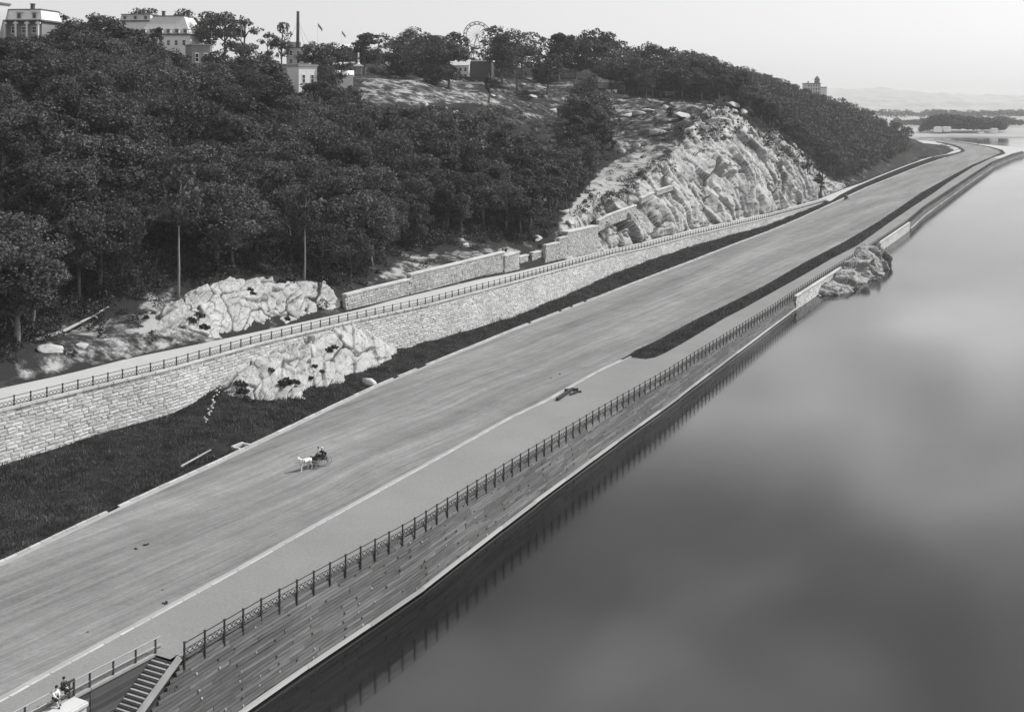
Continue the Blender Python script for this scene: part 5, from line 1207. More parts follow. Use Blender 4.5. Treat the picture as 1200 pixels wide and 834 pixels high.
def mansard(name, loc, wd, dp, h1, h2, rz, label, wall_mat, roof_mat, ndorm, porch, slope=1.1, chim=2, rows=1, dk=1.0):
    e = empty(name, loc, label, 'house', None, rz); Mh = BASE[e.name]
    mb = MB(); mb.box((0, 0, h1 / 2 - 2), (wd, dp, h1 + 4)); mb.build('wall', wall_mat, e, M=Mh)
    mb = MB(); mb.box((0, 0, h1 + .22), (wd + 1.2, dp + 1.2, .44)); mb.build('cornice', 'dark_slate', e, M=Mh)
    mb = MB(); s = slope; a, b = wd / 2, dp / 2
    mb.hexa([(-a, -b, h1 + .45), (a, -b, h1 + .45), (a, b, h1 + .45), (-a, b, h1 + .45), (-a + s, -b + s, h1 + h2), (a - s, -b + s, h1 + h2), (a - s, b - s, h1 + h2), (-a + s, b - s, h1 + h2)]); rf = mb.build('roof', roof_mat, e, M=Mh)
    mb = MB(); mb.box((0, 0, h1 + h2 + .12), (wd - 2 * s + .5, dp - 2 * s + .5, .24)); mb.build('roof_curb', 'dark_slate', rf, M=Mh)
    for i in range(ndorm):
        x = (i + .5) / ndorm * wd - wd / 2; y = -b + .25
        mb = MB(); dh = h2 * .62 * dk; mb.box((x, y + .5, h1 + .6 + dh / 2), (1.5, 1.4 if dk == 1 else 2.6, dh)); mb.box((x, y + .4, h1 + .6 + dh), (1.9, 1.7 if dk == 1 else 2.8, .16)); d_ = mb.build('dormer', 'pale_paint', e, M=Mh)
        mb = MB(); mb.box((x, y - .22 if dk == 1 else y - .83, h1 + .55 + dh / 2), (.9, .06, dh * .68)); mb.build('pane', 'window_glass', d_, M=Mh)
    for i in range(chim):
        x = (i + .5) / chim * wd - wd / 2 + 1; mb = MB(); mb.box((x, 0, h1 + h2 + .9), (.9, .9, 2.0)); mb.box((x, 0, h1 + h2 + 1.95), (1.15, 1.15, .22)); mb.build('chimney', 'dark_paint', rf, M=Mh)
    if porch:
        for i in range(porch + 1):
            x = i / porch * (wd - .4) - (wd - .4) / 2; mb = MB(); mb.box((x, -b - 1.6, h1 / 2 - 1.5), (.42, .42, h1 + 3)); mb.box((x, -b - 1.6, h1 - .55), (1.3, .36, .5)); mb.build('porch_column', 'white_paint', e, M=Mh)
        mb = MB(); mb.box((0, -b - .9, h1 + .2), (wd + 1.6, 2.4, .3)); mb.build('porch_roof', 'dark_slate', e, M=Mh)
        windows(e, Mh, wd * .9, h1 * .5, 1, porch, h1 * .35, 1.1, -b - .04)
    elif rows: windows(e, Mh, wd * .92, h1 * .3, rows, ndorm, h1 / (rows * 2.4), .95, -b - .04)
    return e
def hz(px, py, Y): return at_depth(px, py, Y)
x, y, z = hz(24, 45, 325); mansard('mansard_house', (x, y + 6, z), 13.2, 11, 4.6, 3.2, -0.12, 'house with a white mansard roof and columned porch at the top left', 'grey_paint', 'white_paint', 3, 4, 0.7, 1)
x, y, z = hz(-6, 45, 322); e = simple_house('tower_house', (x - .6, y + 3, z), 4.2, 5, 9.2, .5, -0.12, 'grey square tower at the very left edge, beside the mansard house', 'pale_paint', 'dark_slate', (2, 1), 'tower', False)
x, y, z = hz(159, 46, 405); mansard('mansard_house', (x, y + 6, z), 11, 10, 6.0, 2.4, -.1, 'left wing with a dark flat roof of the big pale house', 'white_paint', 'pale_paint', 3, 0, .5, 1, 1)
x, y, z = hz(195, 54, 400); e = mansard('mansard_house', (x, y + 8, z), 17.5, 15, 3.6, 6.6, -.1, 'big house with a tall pale sloping roof and a row of dormers', 'white_paint', 'pale_paint', 6, 0, 3.4, 2, 1, .36)
x, y, z = hz(232, 74, 355); simple_house('flat_roofed_house', (x, y, z), 5.6, 7.2, 5.2, .2, 0.52, 'grey flat roofed box house with one bright side', 'grey_paint', 'roof_slate', (1, 2), 'house', False)
# works with the iron stack
x, y, z = hz(348, 78, 428); e = simple_house('works_building', (x, y + 4, z), 8.2, 8, 6.6, .3, 0.1, 'grey works building under the tall chimney', 'pale_paint', 'dark_slate', (2, 3), 'works', False)
mb = MB(); mb.box((-1.6, -1, 7.8), (5.0, 4.0, 2.0)); mb.build('roof_house', 'pale_paint', e, M=BASE[e.name])
xs_, ys_, zs_ = hz(347.5, 60, 426); e = empty('chimney_stack', (xs_, ys_ + 3, zs_ - 3), 'tall dark iron chimney with guy wires, alone against the sky', 'chimney')
zt = at_depth(347.5, 13.5, 429)[2]; mb = MB(); mb.tube([(xs_ - .15, ys_ + 3, zs_ - 3), (xs_, ys_ + 3, zt - .5), (xs_, ys_ + 3, zt)], [.62, .52, .56], 12); mb.build('stack', 'dark_slate', e, True)
for dx, dy in ((-5.0, 0), (5.6, -1), (2.0, 5)):
    mb = MB(); mb.tube([(xs_, ys_ + 3, zt - 3.5), (xs_ + dx, ys_ + 3 + dy, zs_ - .3)], .035, 4); mb.build('guy_wire', 'dark_iron', e)
x, y, z = hz(352, 98, 365); simple_house('white_shed', (x, y + 3, z), 6.6, 6.5, 5.2, .6, 0.75, 'white flat roofed shed below the works chimney', 'white_paint', 'roof_slate', (1, 2), 'shed', False)
x, y, z = hz(403, 94, 382); simple_house('low_shed', (x, y + 2, z), 5.2, 5, 1.6, 1.3, 0.15, 'low shed with a bright white roof among the trees', 'white_paint', 'white_paint', cat='shed')
x, y, z = hz(420, 84, 455); e = empty('well_house', (x, y, z - 1), 'small hipped roof kiosk with a white column on top', 'kiosk'); mb = MB()
for a in (-1.2, 1.2):
    for b in (-1.2, 1.2): mb.box((x + a, y + b, z + .4), (.2, .2, 3.2))
mb.box((x, y, z), (2.2, 2.2, 2.4)); mb.build('wall', 'grey_paint', e); mb = MB(); mb.add([(x - 1.9, y - 1.9, z + 2), (x + 1.9, y - 1.9, z + 2), (x + 1.9, y + 1.9, z + 2), (x - 1.9, y + 1.9, z + 2), (x, y, z + 3.2)], [(0, 1, 4), (1, 2, 4), (2, 3, 4), (3, 0, 4), (3, 2, 1, 0)]); mb.build('roof', 'roof_slate', e)
mb = MB(); mb.tube([(x, y, z + 2.8), (x, y, z + 3.4), (x, y, z + 6.6)], [.75, .32, .26], 10); mb.ball((x, y, z + 6.8), .36); mb.build('column', 'white_paint', e)
x, y, z = hz(474, 90, 508); simple_house('white_house', (x, y + 4, z), 15.6, 8, 5.0, 2.4, -0.08, 'long white two storey house with a grey roof behind the narrow dark tree', 'white_paint', 'roof_slate', (2, 5), chim=2)
x, y, z = hz(445, 74, 640); simple_house('pavilion', (x, y, z), 22, 8, 4.6, 3.2, 0.0, 'low pale amusement pavilion behind the white house', 'pale_paint', 'pale_paint', (1, 6), 'pavilion')
x, y, z = hz(410, 66, 650); simple_house('pavilion', (x, y, z), 16, 8, 4.0, 2.2, 0.0, 'pale amusement pavilion behind the kiosk', 'pale_paint', 'white_paint', (1, 5), 'pavilion')
x, y, z = hz(538, 94, 506); simple_house('white_house', (x, y + 4, z), 9.2, 9, 6.2, 2.4, -.1, 'white house with dark windows left of the brown barn', 'white_paint', 'pale_paint', (2, 4))
x, y, z = hz(564, 93, 510); simple_house('barn', (x, y + 4, z), 9.6, 10, 7.6, .5, -.1, 'dark flat topped barn with a white roof edge right of the white house', 'dark_paint', 'white_paint', (0, 0), 'barn', False)
x, y, z = hz(545, 99, 492); e = empty('porch', (x, y, z), 'low railed porch before the white house by the barn', 'porch'); mb = MB(); mb.box((x + 1, y, z + .5), (13, 2.2, .9)); mb.build('deck', 'pale_paint', e); mb = MB()
for i in range(9): mb.box((x - 5 + i * 1.5, y - 1, z + 1.5), (.14, .14, 1.2))
mb.box((x + 1, y - 1, z + 2.1), (13, .14, .14)); mb.build('handrail', 'dark_paint', e)
# Ferris wheel
Yw = 600; cx, cy, cz = hz(559, 41.5, Yw); R_ = 15.8 * Yw / FOC; e = empty('ferris_wheel', (cx, cy, cz - 14), 'big amusement wheel showing above the trees', 'ferris wheel')
mb = MB()
for off in (-.8, .8):
    for rr in (R_, R_ * .80):
        for i in range(40):
            a, b = 2 * math.pi * i / 40, 2 * math.pi * (i + 1) / 40; mb.beam((cx + rr * math.cos(a), cy + off, cz + rr * math.sin(a)), (cx + rr * math.cos(b), cy + off, cz + rr * math.sin(b)), .26, .34 if rr == R_ else .12, up=(0, 1, 0))
mb.build('rim', 'grey_paint', e); mb = MB()
for i in range(16):
    a = 2 * math.pi * i / 16
    for off in (-.8, .8): mb.beam((cx, cy + off, cz), (cx + R_ * math.cos(a), cy + off, cz + R_ * math.sin(a)), .08, .08, up=(0, 1, 0))
mb.build('spokes', 'steel_white', e); mb = MB(); mb.tube([(cx, cy - 1.6, cz), (cx, cy + 1.6, cz)], .35, 10); mb.build('hub', 'grey_paint', e)
for i in range(16):
    a = 2 * math.pi * (i + .5) / 16; px_, pz_ = cx + R_ * .90 * math.cos(a), cz + R_ * .90 * math.sin(a); mb = MB(); mb.box((px_, cy, pz_ - .25), (1.15, 1.1, .4)); mb.box((px_, cy, pz_ + .28), (1.3, 1.25, .08)); mb.build('car', 'dark_paint', e)
for s in (-1, 1):
    mb = MB(); mb.beam((cx, cy + s * 1.4, cz), (cx - 4.5, cy + s * 1.9, cz - 17), .3, .3); mb.beam((cx, cy + s * 1.4, cz), (cx + 4.5, cy + s * 1.9, cz - 17), .3, .3); mb.beam((cx - 2.4, cy + s * 1.65, cz - 9), (cx + 2.4, cy + s * 1.65, cz - 9), .2, .2); mb.build('support_frame', 'steel_white', e)
x, y, z = hz(705, 111, 520); simple_house('grey_shed', (x, y + 3, z), 5.0, 5, 5.6, 1.6, 0.35, 'narrow grey shed with a pale roof on the open crest', 'grey_paint', 'pale_paint', (0, 0), 'shed')
for px, lab in ((713, 'left white crate beside the grey shed'), (720, 'right white crate beside the grey shed')):
    x, y, z = hz(px, 110, 515); e = empty('crate', (x, y, z), lab, 'crate'); mb = MB(); mb.box((x, y, z + .9), (2.0, 1.6, 1.6)); mb.build('body', 'white_paint', e); mb = MB(); mb.box((x, y, z + 1.78), (2.2, 1.8, .16)); mb.build('lid', 'pale_paint', e)
# villa on the ridge
x, y, z = hz(951, 111, 935); e = simple_house('villa', (x, y, z - 1), 11.0, 10, 9.4, .5, 0.1, 'far villa with a corner tower on the wooded ridge', 'pale_paint', 'dark_slate', (3, 5), 'villa', False, 2)
mb = MB(); tx, ty = 3.4, -3.0; mb.box((tx, ty, 11.4), (3.0, 3.0, 3.6)); mb.build('tower', 'grey_paint', e, M=BASE[e.name]); mb = MB(); mb.add([(tx - 1.9, ty - 1.9, 12.6), (tx + 1.9, ty - 1.9, 12.6), (tx + 1.9, ty + 1.9, 12.6), (tx - 1.9, ty + 1.9, 12.6), (tx, ty, 15.8)], [(0, 1, 4), (1, 2, 4), (2, 3, 4), (3, 0, 4)]); mb.build('tower_roof', 'dark_slate', e, M=BASE[e.name])
mb = MB(); mb.box((8.0, -1, 2.6), (4.8, 8, 8.0)); mb.build('wing', 'white_paint', e, M=BASE[e.name])
mb = MB(); mb.box((8.0, -1, 6.8), (5.6, 8.8, .4)); mb.build('wing_roof', 'dark_slate', e, M=BASE[e.name])
for px0, px1, tp, ft, lab in ((1097, 1104, 148.6, 152.4, 'small white boathouse at the left end of the far grove'), (1106, 1115, 148.6, 151.8, 'longer white boathouse under the far grove'), (1148, 1154, 155, 158, 'small pale shed on the far shore'), (1163, 1170, 150.5, 153.6, 'pale house at the right end of the far grove')):
    far_box(px0, px1, tp, ft, 1520, lab)
# flags and poles
for px, top, foot, Y, lab, flag in ((372.5, 27, 60, 470, 'flagpole with a furled flag right of the chimney', True), (400.5, 36, 60, 560, 'shorter distant flagpole right of the thick clump', True)):
    x, y, z = hz(px, foot, Y); zt = at_depth(px, top, Y)[2]; e = empty('flagpole', (x, y, z - 4), lab, 'flagpole'); mb = MB(); mb.tube([(x, y, z - 4), (x, y, zt)], .07, 5); mb.build('pole', 'white_paint', e)
    mb = MB(); n_ = 5
    Vf = []
    for i in range(n_):
        for j in range(4): Vf.append((x + .1 + i * .42, y + .12 * math.sin(i * 1.7), zt - .1 - j * .42 - i * .55))
    put('flag', mesh_of('flag', Vf, grid_faces(n_, 4), 'flag_cloth', True), e)
for px, top, foot, Y, lab in ((248, 36, 57, 385, 'left utility pole by the airy trees'), (282.5, 29, 54, 385, 'right utility pole by the airy trees')):
    x, y, z = hz(px, foot, Y); zt = at_depth(px, top, Y)[2]; e = empty('utility_pole', (x, y, z - 4), lab, 'pole'); mb = MB(); mb.tube([(x, y, z - 4), (x, y, zt)], [.17, .12], 7); mb.build('pole', 'pale_bark', e); mb = MB(); mb.box((x, y, zt - .7), (2.0, .12, .14)); mb.build('crossarm', 'pale_bark', e)

# ------------------------------------------------------------------ stair, fence and pier at the lower left
nst_in, nst_out = N_FENCE - 0.06, nD(T_ST1) - 0.30
stair = empty('timber_stair', W(T_ST, nst_in, zwalk(T_ST)), 'timber stair going down between the promenade and the river bulkhead', 'stair')
RUN, RISE = 0.34, 0.205; z0 = zwalk(T_ST) - 0.02
for i in range(16):
    ta = T_ST - i * RUN; z = z0 - (i + 1) * RISE; mb = MB()
    mb.hexa([W(a, n, z + dz) for dz in (-.07, 0) for a, n in ((ta - RUN + .10, nst_out + .12), (ta + .03, nst_out + .12), (ta + .03, nst_in - .04), (ta - RUN + .10, nst_in - .04))], random.random()); mb.build('tread', 'stair_tread', stair)
mb = MB()
for i in range(16):
    ta = T_ST - i * RUN; z = z0 - i * RISE; mb.hexa([W(a, n, zz) for zz in (z - RISE - .05, z - .075) for a, n in ((ta - .0, nst_out + .12), (ta + .05, nst_out + .12), (ta + .05, nst_in - .04), (ta, nst_in - .04))])
mb.build('risers', 'dark_plank', stair)
for n, wd_, mat in ((nst_out - .02, .30, 'bleached_timber'),):
    a = Vector(W(T_ST + .5, n, z0 + .12)); b = Vector(W(T_ST - 16 * RUN, n, z0 - 16 * RISE + .0)); mb = MB(); mb.beam(a, b, wd_, .42); mb.build('stringer', mat, stair)
# plank wall beside the stair, under the fence
pw = empty('plank_wall', W(T_ST - 6, N_FENCE, 2), 'dark plank wall between the promenade fence and the stair', 'wall')
zt_ = zwalk(T_ST) - .1
DPM = MB(); DPM.box((0, 0, 0), (1, 1, 1)); DPMe = DPM.mesh('plank', 'dark_plank')
for t0_, t1_ in ((36, 59.9), (60, T_ST + .15)):
    for ci in range(20):
        dz = -.16 - ci * .30; o_ = random.uniform(-.015, .015); pa = Vector(W(t0_, N_FENCE + o_, zwalk(t0_) + dz)); pb = Vector(W(t1_, N_FENCE + o_, zwalk(t1_) + dz))
        if pb.z < .1: break
        xd = (pb - pa).normalized(); yd = Vector((-UY, UX, 0)); zd = xd.cross(yd); M = Matrix((xd, yd, zd)).transposed().to_4x4(); M.translation = (pa + pb) / 2
        put('plank', DPMe, pw, M @ Matrix.Diagonal(((pb - pa).length, .10, .285, 1)))
    mb = MB(); mb.hexa([W(a, n, zwalk(a) + dz) for dz in (-.12, .05) for a, n in ((t0_, N_FENCE - .14), (t1_ + .05, N_FENCE - .14), (t1_ + .05, N_FENCE + .16), (t0_, N_FENCE + .16))]); mb.build('cap_plank', 'stair_tread', pw)
# landing under the stair so that nothing hangs
mb = MB(); tl = T_ST - 16 * RUN
mb.hexa([W(a, n, zz) for zz in (-.8, z0 - 16 * RISE - .04) for a, n in ((36, nst_out - .4), (tl, nst_out - .4), (tl, nst_in), (36, nst_in))]); mb.build('landing', 'stair_tread', stair)
fence = empty('pipe_fence', W(T_ST, N_FENCE, zwalk(T_ST)), 'two rail fence along the promenade beside the stair', 'fence')
f_px = [(183, 764), (161, 776.5), (137, 791), (109.5, 805.5), (88, 817), (35, 847)]
fts = [on(zroad, a, b, .2)[0] for a, b in f_px]; fts += [fts[-1] - 2.6, fts[-1] - 5.2, fts[-1] - 7.8]
nf_ = N_FENCE + .06
for i, t in enumerate(fts):
    z = zwalk(t); mb = MB(); p = W(t, nf_, z)
    if i == 4:
        for s in (-.2, .2):
            q = W(t + s, nf_, z); mb.box((q[0], q[1], q[2] + .62), (.10, .14, 1.2), ROT_U)
        for zz in (.06, .62, 1.17): mb.box((p[0], p[1], p[2] + zz), (.5, .13, .09), ROT_U)
        mb.build('iron_standard', 'iron_paint', fence)
    else: mb.box((p[0], p[1], p[2] + .5), (.11, .11, 1.12), ROT_U); mb.box((p[0], p[1], p[2] - .35), (.16, .16, .7), ROT_U); mb.build('post', 'iron_paint', fence)
for zz, mat, rr in ((1.08, 'pipe_rail', .05), (.50, 'pipe_rail', .045), (.30, 'iron_paint', .05)):
    mb = MB(); mb.tube([W(t, nf_, zwalk(t) + zz) for t in [fts[0] + .5] + fts[1:]], rr, 6); mb.build('rail', mat, fence)
# white stone pier
tp0 = on(zroad, 90, 818, .2)[0] + .1; zp_ = zwalk(tp0) + .08
pier = empty('stone_pier', W(tp0 - 5, N_FENCE - 1.1, 0), 'white stone pier with a rounded cap in the bottom left corner', 'pier')
mb = MB(); mb.hexa([W(a, n, zz) for zz in (-.9, zp_ - .32) for a, n in ((36, N_FENCE - 1.45), (tp0 - .14, N_FENCE - 1.45), (tp0 - .14, N_FENCE - .16), (36, N_FENCE - .16))]); mb.build('shaft', 'white_stone', pier)
bm = bmesh.new(); vs = [bm.verts.new(W(a, n, zz)) for zz in (zp_ - .32, zp_ + .06) for a, n in ((36, N_FENCE - 1.6), (tp0, N_FENCE - 1.6), (tp0, N_FENCE - .14), (36, N_FENCE - .14))]
for f in [(3, 2, 1, 0), (4, 5, 6, 7), (0, 1, 5, 4), (1, 2, 6, 5), (2, 3, 7, 6), (3, 0, 4, 7)]: bm.faces.new([vs[i] for i in f])
bmesh.ops.bevel(bm, geom=bm.edges[:], offset=.1, segments=3, affect='EDGES'); me = bpy.data.meshes.new('cap'); bm.to_mesh(me); bm.free(); me.materials.append(MATS['white_stone']); put('cap', me, pier)

# ------------------------------------------------------------------ timbers on the promenade, small things on the track
a = Vector(W(*on(zroad, 653, 469, .2), 0)); b = Vector(W(*on(zroad, 671, 456.5, .2), 0)); a.z = zwalk(on(zroad, 653, 469)[0]) + .22; b.z = zwalk(on(zroad, 671, 456.5)[0]) + .22
mb = MB(); mb.beam(a, b, .42, .42); mb.beam(b - (b - a).normalized() * .9 + Vector((-.9, .1, -.03)), b - (b - a).normalized() * .6 + Vector((1.0, .3, -.03)), .3, .34); tag(mb.build('timber_beam', 'timber_beam'), 'long dark timber with a cross block lying on the promenade beside the track', 'timber')
for p, q, lab in (((668, 462.5), (675, 460.5), 'short dark timber lying right of the long one'), ((672, 460), (681, 459), 'second short dark timber, nearest the railing')):
    a = Vector(W(*on(zroad, *p, .2), 0)); b = Vector(W(*on(zroad, *q, .2), 0)); a.z = b.z = zwalk(on(zroad, *p)[0]) + .13
    mb = MB(); mb.beam(a, b, .3, .22); tag(mb.build('short_timber', 'timber_beam'), lab, 'timber')
for i, (px, py, s) in enumerate(((172, 638.5, .42), (159, 643, .25), (192, 707, .42), (190, 691, .15), (103, 740, .15), (656, 438.5, .32), (646, 443, .2), (466, 594, .2), (585, 564, .16), (998, 246, .5))):
    q = on(zroad, px, py); mb = MB(); c = W(*q, zroad(q[0]))
    for k_ in range(5): mb.ball((c[0] + random.uniform(-s, s) * .6, c[1] + random.uniform(-s, s) * .6, c[2] + s * .08), s * random.uniform(.2, .36), 7, 4)
    tag(mb.build('dung_heap', 'dung', smooth=True), 'small dark dung heap on the open track surface', 'dung', 'dung heaps on the track')
# ------------------------------------------------------------------ bodies grown from a skeleton
def skin_body(name, pts, edges, radii, mat, parent=None, M=None, root=0, sub=2):
    me = bpy.data.meshes.new(name); me.from_pydata(pts, edges, []); me.materials.append(MATS[mat])
    o = put(name, me, parent, M)
    sk = o.modifiers.new('skin', 'SKIN'); sk.use_smooth_shade = True
    for v, r_ in zip(me.skin_vertices[0].data, radii):
        v.radius = (r_, r_) if isinstance(r_, (int, float)) else r_
    me.skin_vertices[0].data[root].use_root = True
    ss = o.modifiers.new('smooth', 'SUBSURF'); ss.levels = sub; ss.render_levels = sub
    return o
def person(label, pose, clothes, M, hat=None, height=1.7, group=None, cat='person'):
    "pose: joint positions in metres (x right, y forward, z up), pelvis at the origin of the figure"
    e = empty('person', M.translation, label, cat, group); J = dict(pose)
    body_names = ['pelvis', 'waist', 'chest', 'neck', 'head_b', 'head_t']
    pts = [J[k_] for k_ in body_names]; ed = [(i, i + 1) for i in range(5)]; rad = [(.16, .13), (.14, .11), (.17, .12), .062, .105, .095]
    def chain(par, keys, rs):
        p = par
        for k_, r_ in zip(keys, rs): pts.append(J[k_]); rad.append(r_); ed.append((p, len(pts) - 1)); p = len(pts) - 1
        return p
    for s in 'lr':
        chain(0, ['hip_' + s, 'knee_' + s, 'ankle_' + s, 'toe_' + s], [.10, .075, .045, .04])
        h = chain(2, ['sho_' + s, 'elb_' + s, 'wri_' + s], [.065, .048, .034]); w_ = Vector(J['wri_' + s]); el = Vector(J['elb_' + s]); d = (w_ - el).normalized(); sd = d.cross(Vector((0, 0, 1))).normalized()
        palm = w_ + d * .06; pts.append(tuple(palm)); rad.append((.036, .018)); ed.append((h, len(pts) - 1)); pi_ = len(pts) - 1
        for k_, ln in enumerate((.055, .07, .066, .05)):
            q = palm + d * .03 + sd * (.03 - .02 * k_); a = q + d * ln * .5 - Vector((0, 0, .008)); b = q + d * ln - Vector((0, 0, .028))
            pts += [tuple(a), tuple(b)]; rad += [.009, .007]; ed += [(pi_, len(pts) - 2), (len(pts) - 2, len(pts) - 1)]
        a = palm + sd * .045 + d * .01; b = a + sd * .015 + d * .03; pts += [tuple(a), tuple(b)]; rad += [.011, .009]; ed += [(pi_, len(pts) - 2), (len(pts) - 2, len(pts) - 1)]
    skin_body('body', pts, ed, rad, 'skin', e, M)
    hb, ht = Vector(J['head_b']), Vector(J['head_t']); up = (ht - hb).normalized(); fw = Vector(J.get('face', (0, 1, 0))).normalized(); rt_ = fw.cross(up).normalized(); c = hb * .45 + ht * .55
    mb = MB(); mb.ball(c + fw * .115 - up * .03, (.018, .018, .024)); 
    for s in (-1, 1): mb.ball(c + fw * .10 + rt_ * s * .036 - up * .005, .012); mb.ball(c + rt_ * s * .105 - up * .02, (.016, .022, .034))
    mb.build('face', 'skin', e, True, M)
    mb = MB(); mb.ball(c + up * .05 - fw * .035, (.112, .112, .10), 12, 8); mb.build('hair', 'hair', e, True, M)
    # clothes: an outer layer over torso, arms and legs
    def cloth(name, keys, rs, mat, close=True):
        mb = MB(); mb.tube([J[k_] if isinstance(k_, str) else k_ for k_ in keys], rs, 12); mb.build(name, mat, e, True, M)
    top, leg = clothes
    mbp = MB(); pv, ch, nk = Vector(J['pelvis']), Vector(J['chest']), Vector(J['neck'])
    mbp.tube([pv - (ch - pv) * .12, pv, Vector(J['waist']), ch, ch * .5 + nk * .5, nk * .95 + ch * .05], [.165, .175, .155, .185, .15, .075], 14)
    for s in 'lr': mbp.tube([ch * .6 + Vector(J['sho_' + s]) * .4, J['sho_' + s], J['elb_' + s], Vector(J['elb_' + s]) * .25 + Vector(J['wri_' + s]) * .75], [.10, .085, .065, .055], 10)
    mbp.build('jacket' if top == 'black_cloth' else 'shirt', top, e, True, M)
    mbp = MB()
    for s in 'lr': mbp.tube([pv * .6 + Vector(J['hip_' + s]) * .4, J['hip_' + s], J['knee_' + s], Vector(J['knee_' + s]) * (.3 if clothes[1] != 'short' else .85) + Vector(J['ankle_' + s]) * (.7 if clothes[1] != 'short' else .15)], [.12, .125, .092, .075], 10)
    mbp.build('trousers', leg if leg != 'short' else 'black_cloth', e, True, M)
    mbp = MB()
    for s in 'lr': mbp.ball((Vector(J['ankle_' + s]) * .4 + Vector(J['toe_' + s]) * .6), (.055, .12, .05), 10, 6)
    mbp.build('shoes', 'leather', e, True, M)
    if hat:
        mb = MB(); mb.tube([c + up * .075, c + up * .085], .17, 14); mb.tube([c + up * .08, c + up * .17], [.105, .095], 14); mb.build('hat', hat, e, True, M)
    return e
def seated(lean=0.0, arms='fwd', knee=0.44):
    P = dict(pelvis=(0, 0, 0), waist=(0, .02 + lean * .3, .2), chest=(0, .02 + lean * .6, .40), neck=(0, .04 + lean * .8, .54), head_b=(0, .06 + lean, .63), head_t=(0, .07 + lean * 1.1, .76))
    for s, k_ in (('l', -1), ('r', 1)):
        P.update({'hip_' + s: (k_ * .10, .04, -.02), 'knee_' + s: (k_ * .13, knee, .03), 'ankle_' + s: (k_ * .12, knee + .05, -.40), 'toe_' + s: (k_ * .13, knee + .19, -.43), 'sho_' + s: (k_ * .20, .01 + lean * .6, .47)})
        if arms == 'fwd': P.update({'elb_' + s: (k_ * .25, .16 + lean * .5, .20), 'wri_' + s: (k_ * .12, .40 + lean * .4, .18)})
        else: P.update({'elb_' + s: (k_ * .27, .12, .17), 'wri_' + s: (k_ * .16, .34, .05)})
    return P
# ------------------------------------------------------------------ horse and light carriage
def horse(M, label, coat, group=None):
    e = empty('horse', M.translation, label, 'horse', group)
    P = {'rump': (0, -.62, 1.16), 'loin': (0, -.25, 1.13), 'barrel': (0, .12, 1.08), 'wither': (0, .46, 1.20), 'chest': (0, .62, 1.05), 'neck1': (0, .84, 1.40), 'poll': (0, 1.08, 1.68), 'face': (0, 1.27, 1.52), 'nose': (0, 1.42, 1.32)}
    keys = list(P); pts = [P[k_] for k_ in keys]; rad = [(.27, .29), (.27, .28), (.30, .32), (.23, .28), (.22, .27), (.13, .18), (.10, .13), (.09, .11), (.065, .07)]
    ed = [(0, 1), (1, 2), (2, 3), (3, 4), (3, 5), (5, 6), (6, 7), (7, 8), (0, 9)]; pts.append((0, -.84, 1.06)); rad.append((.15, .18))
    def ch(par, q, r_):
        p = par
        for a, b in zip(q, r_): pts.append(a); rad.append(b); ed.append((p, len(pts) - 1)); p = len(pts) - 1
    for s in (-1, 1):
        st = .16 * s
        ch(0, [(.17 * s, -.58, .88), (.16 * s, -.46 + st, .68), (.15 * s, -.74 + st, .50), (.15 * s, -.68 + st, .16), (.15 * s, -.62 + st, .03)], [.17, .11, .062, .045, .062])
        ch(4, [(.15 * s, .58, .82), (.14 * s, .60 - st, .52), (.14 * s, .58 - st, .16), (.14 * s, .64 - st, .03)], [.12, .065, .042, .062])
        pts.append((.06 * s, 1.06, 1.84)); rad.append(.025); ed.append((6, len(pts) - 1))
    skin_body('body', pts, ed, rad, coat, e, M, root=1)
    mb = MB(); mb.tube([(0, -.82, 1.28), (0, -1.0, 1.15), (0, -1.05, .85), (0, -1.0, .52)], [.06, .09, .10, .03], 8); mb.build('tail', 'grey_cloth' if coat == 'horse_coat' else 'hair', e, True, M)
    mb = MB()
    for i in range(7):
        f = i / 6; mb.ball((.035 * (-1) ** i, .50 + .54 * f, 1.46 + .30 * f), (.05, .07, .10), 7, 5)
    mb.build('mane', 'grey_cloth' if coat == 'horse_coat' else 'hair', e, True, M)
    mb = MB()
    def hoop(y, z, rx, rz_, th=.03):
        for i in range(16):
            a, b = 2 * math.pi * i / 16, 2 * math.pi * (i + 1) / 16; mb.beam((rx * math.cos(a), y, z + rz_ * math.sin(a)), (rx * math.cos(b), y, z + rz_ * math.sin(b)), .06, th, up=(0, 1, 0))
    hoop(.40, 1.12, .29, .35); hoop(.66, 1.08, .25, .34)
    for s in (-1, 1): mb.tube([(.28 * s, .62, 1.08), (.33 * s, -.2, 1.02), (.36 * s, -.95, .95)], .02, 5); mb.tube([(.10 * s, 1.3, 1.42), (.16 * s, .5, 1.45), (.2 * s, -.9, 1.35)], .012, 4)
    hoop(1.28, 1.5, .105, .115, .02); mb.build('harness', 'leather', e, False, M)
    return e
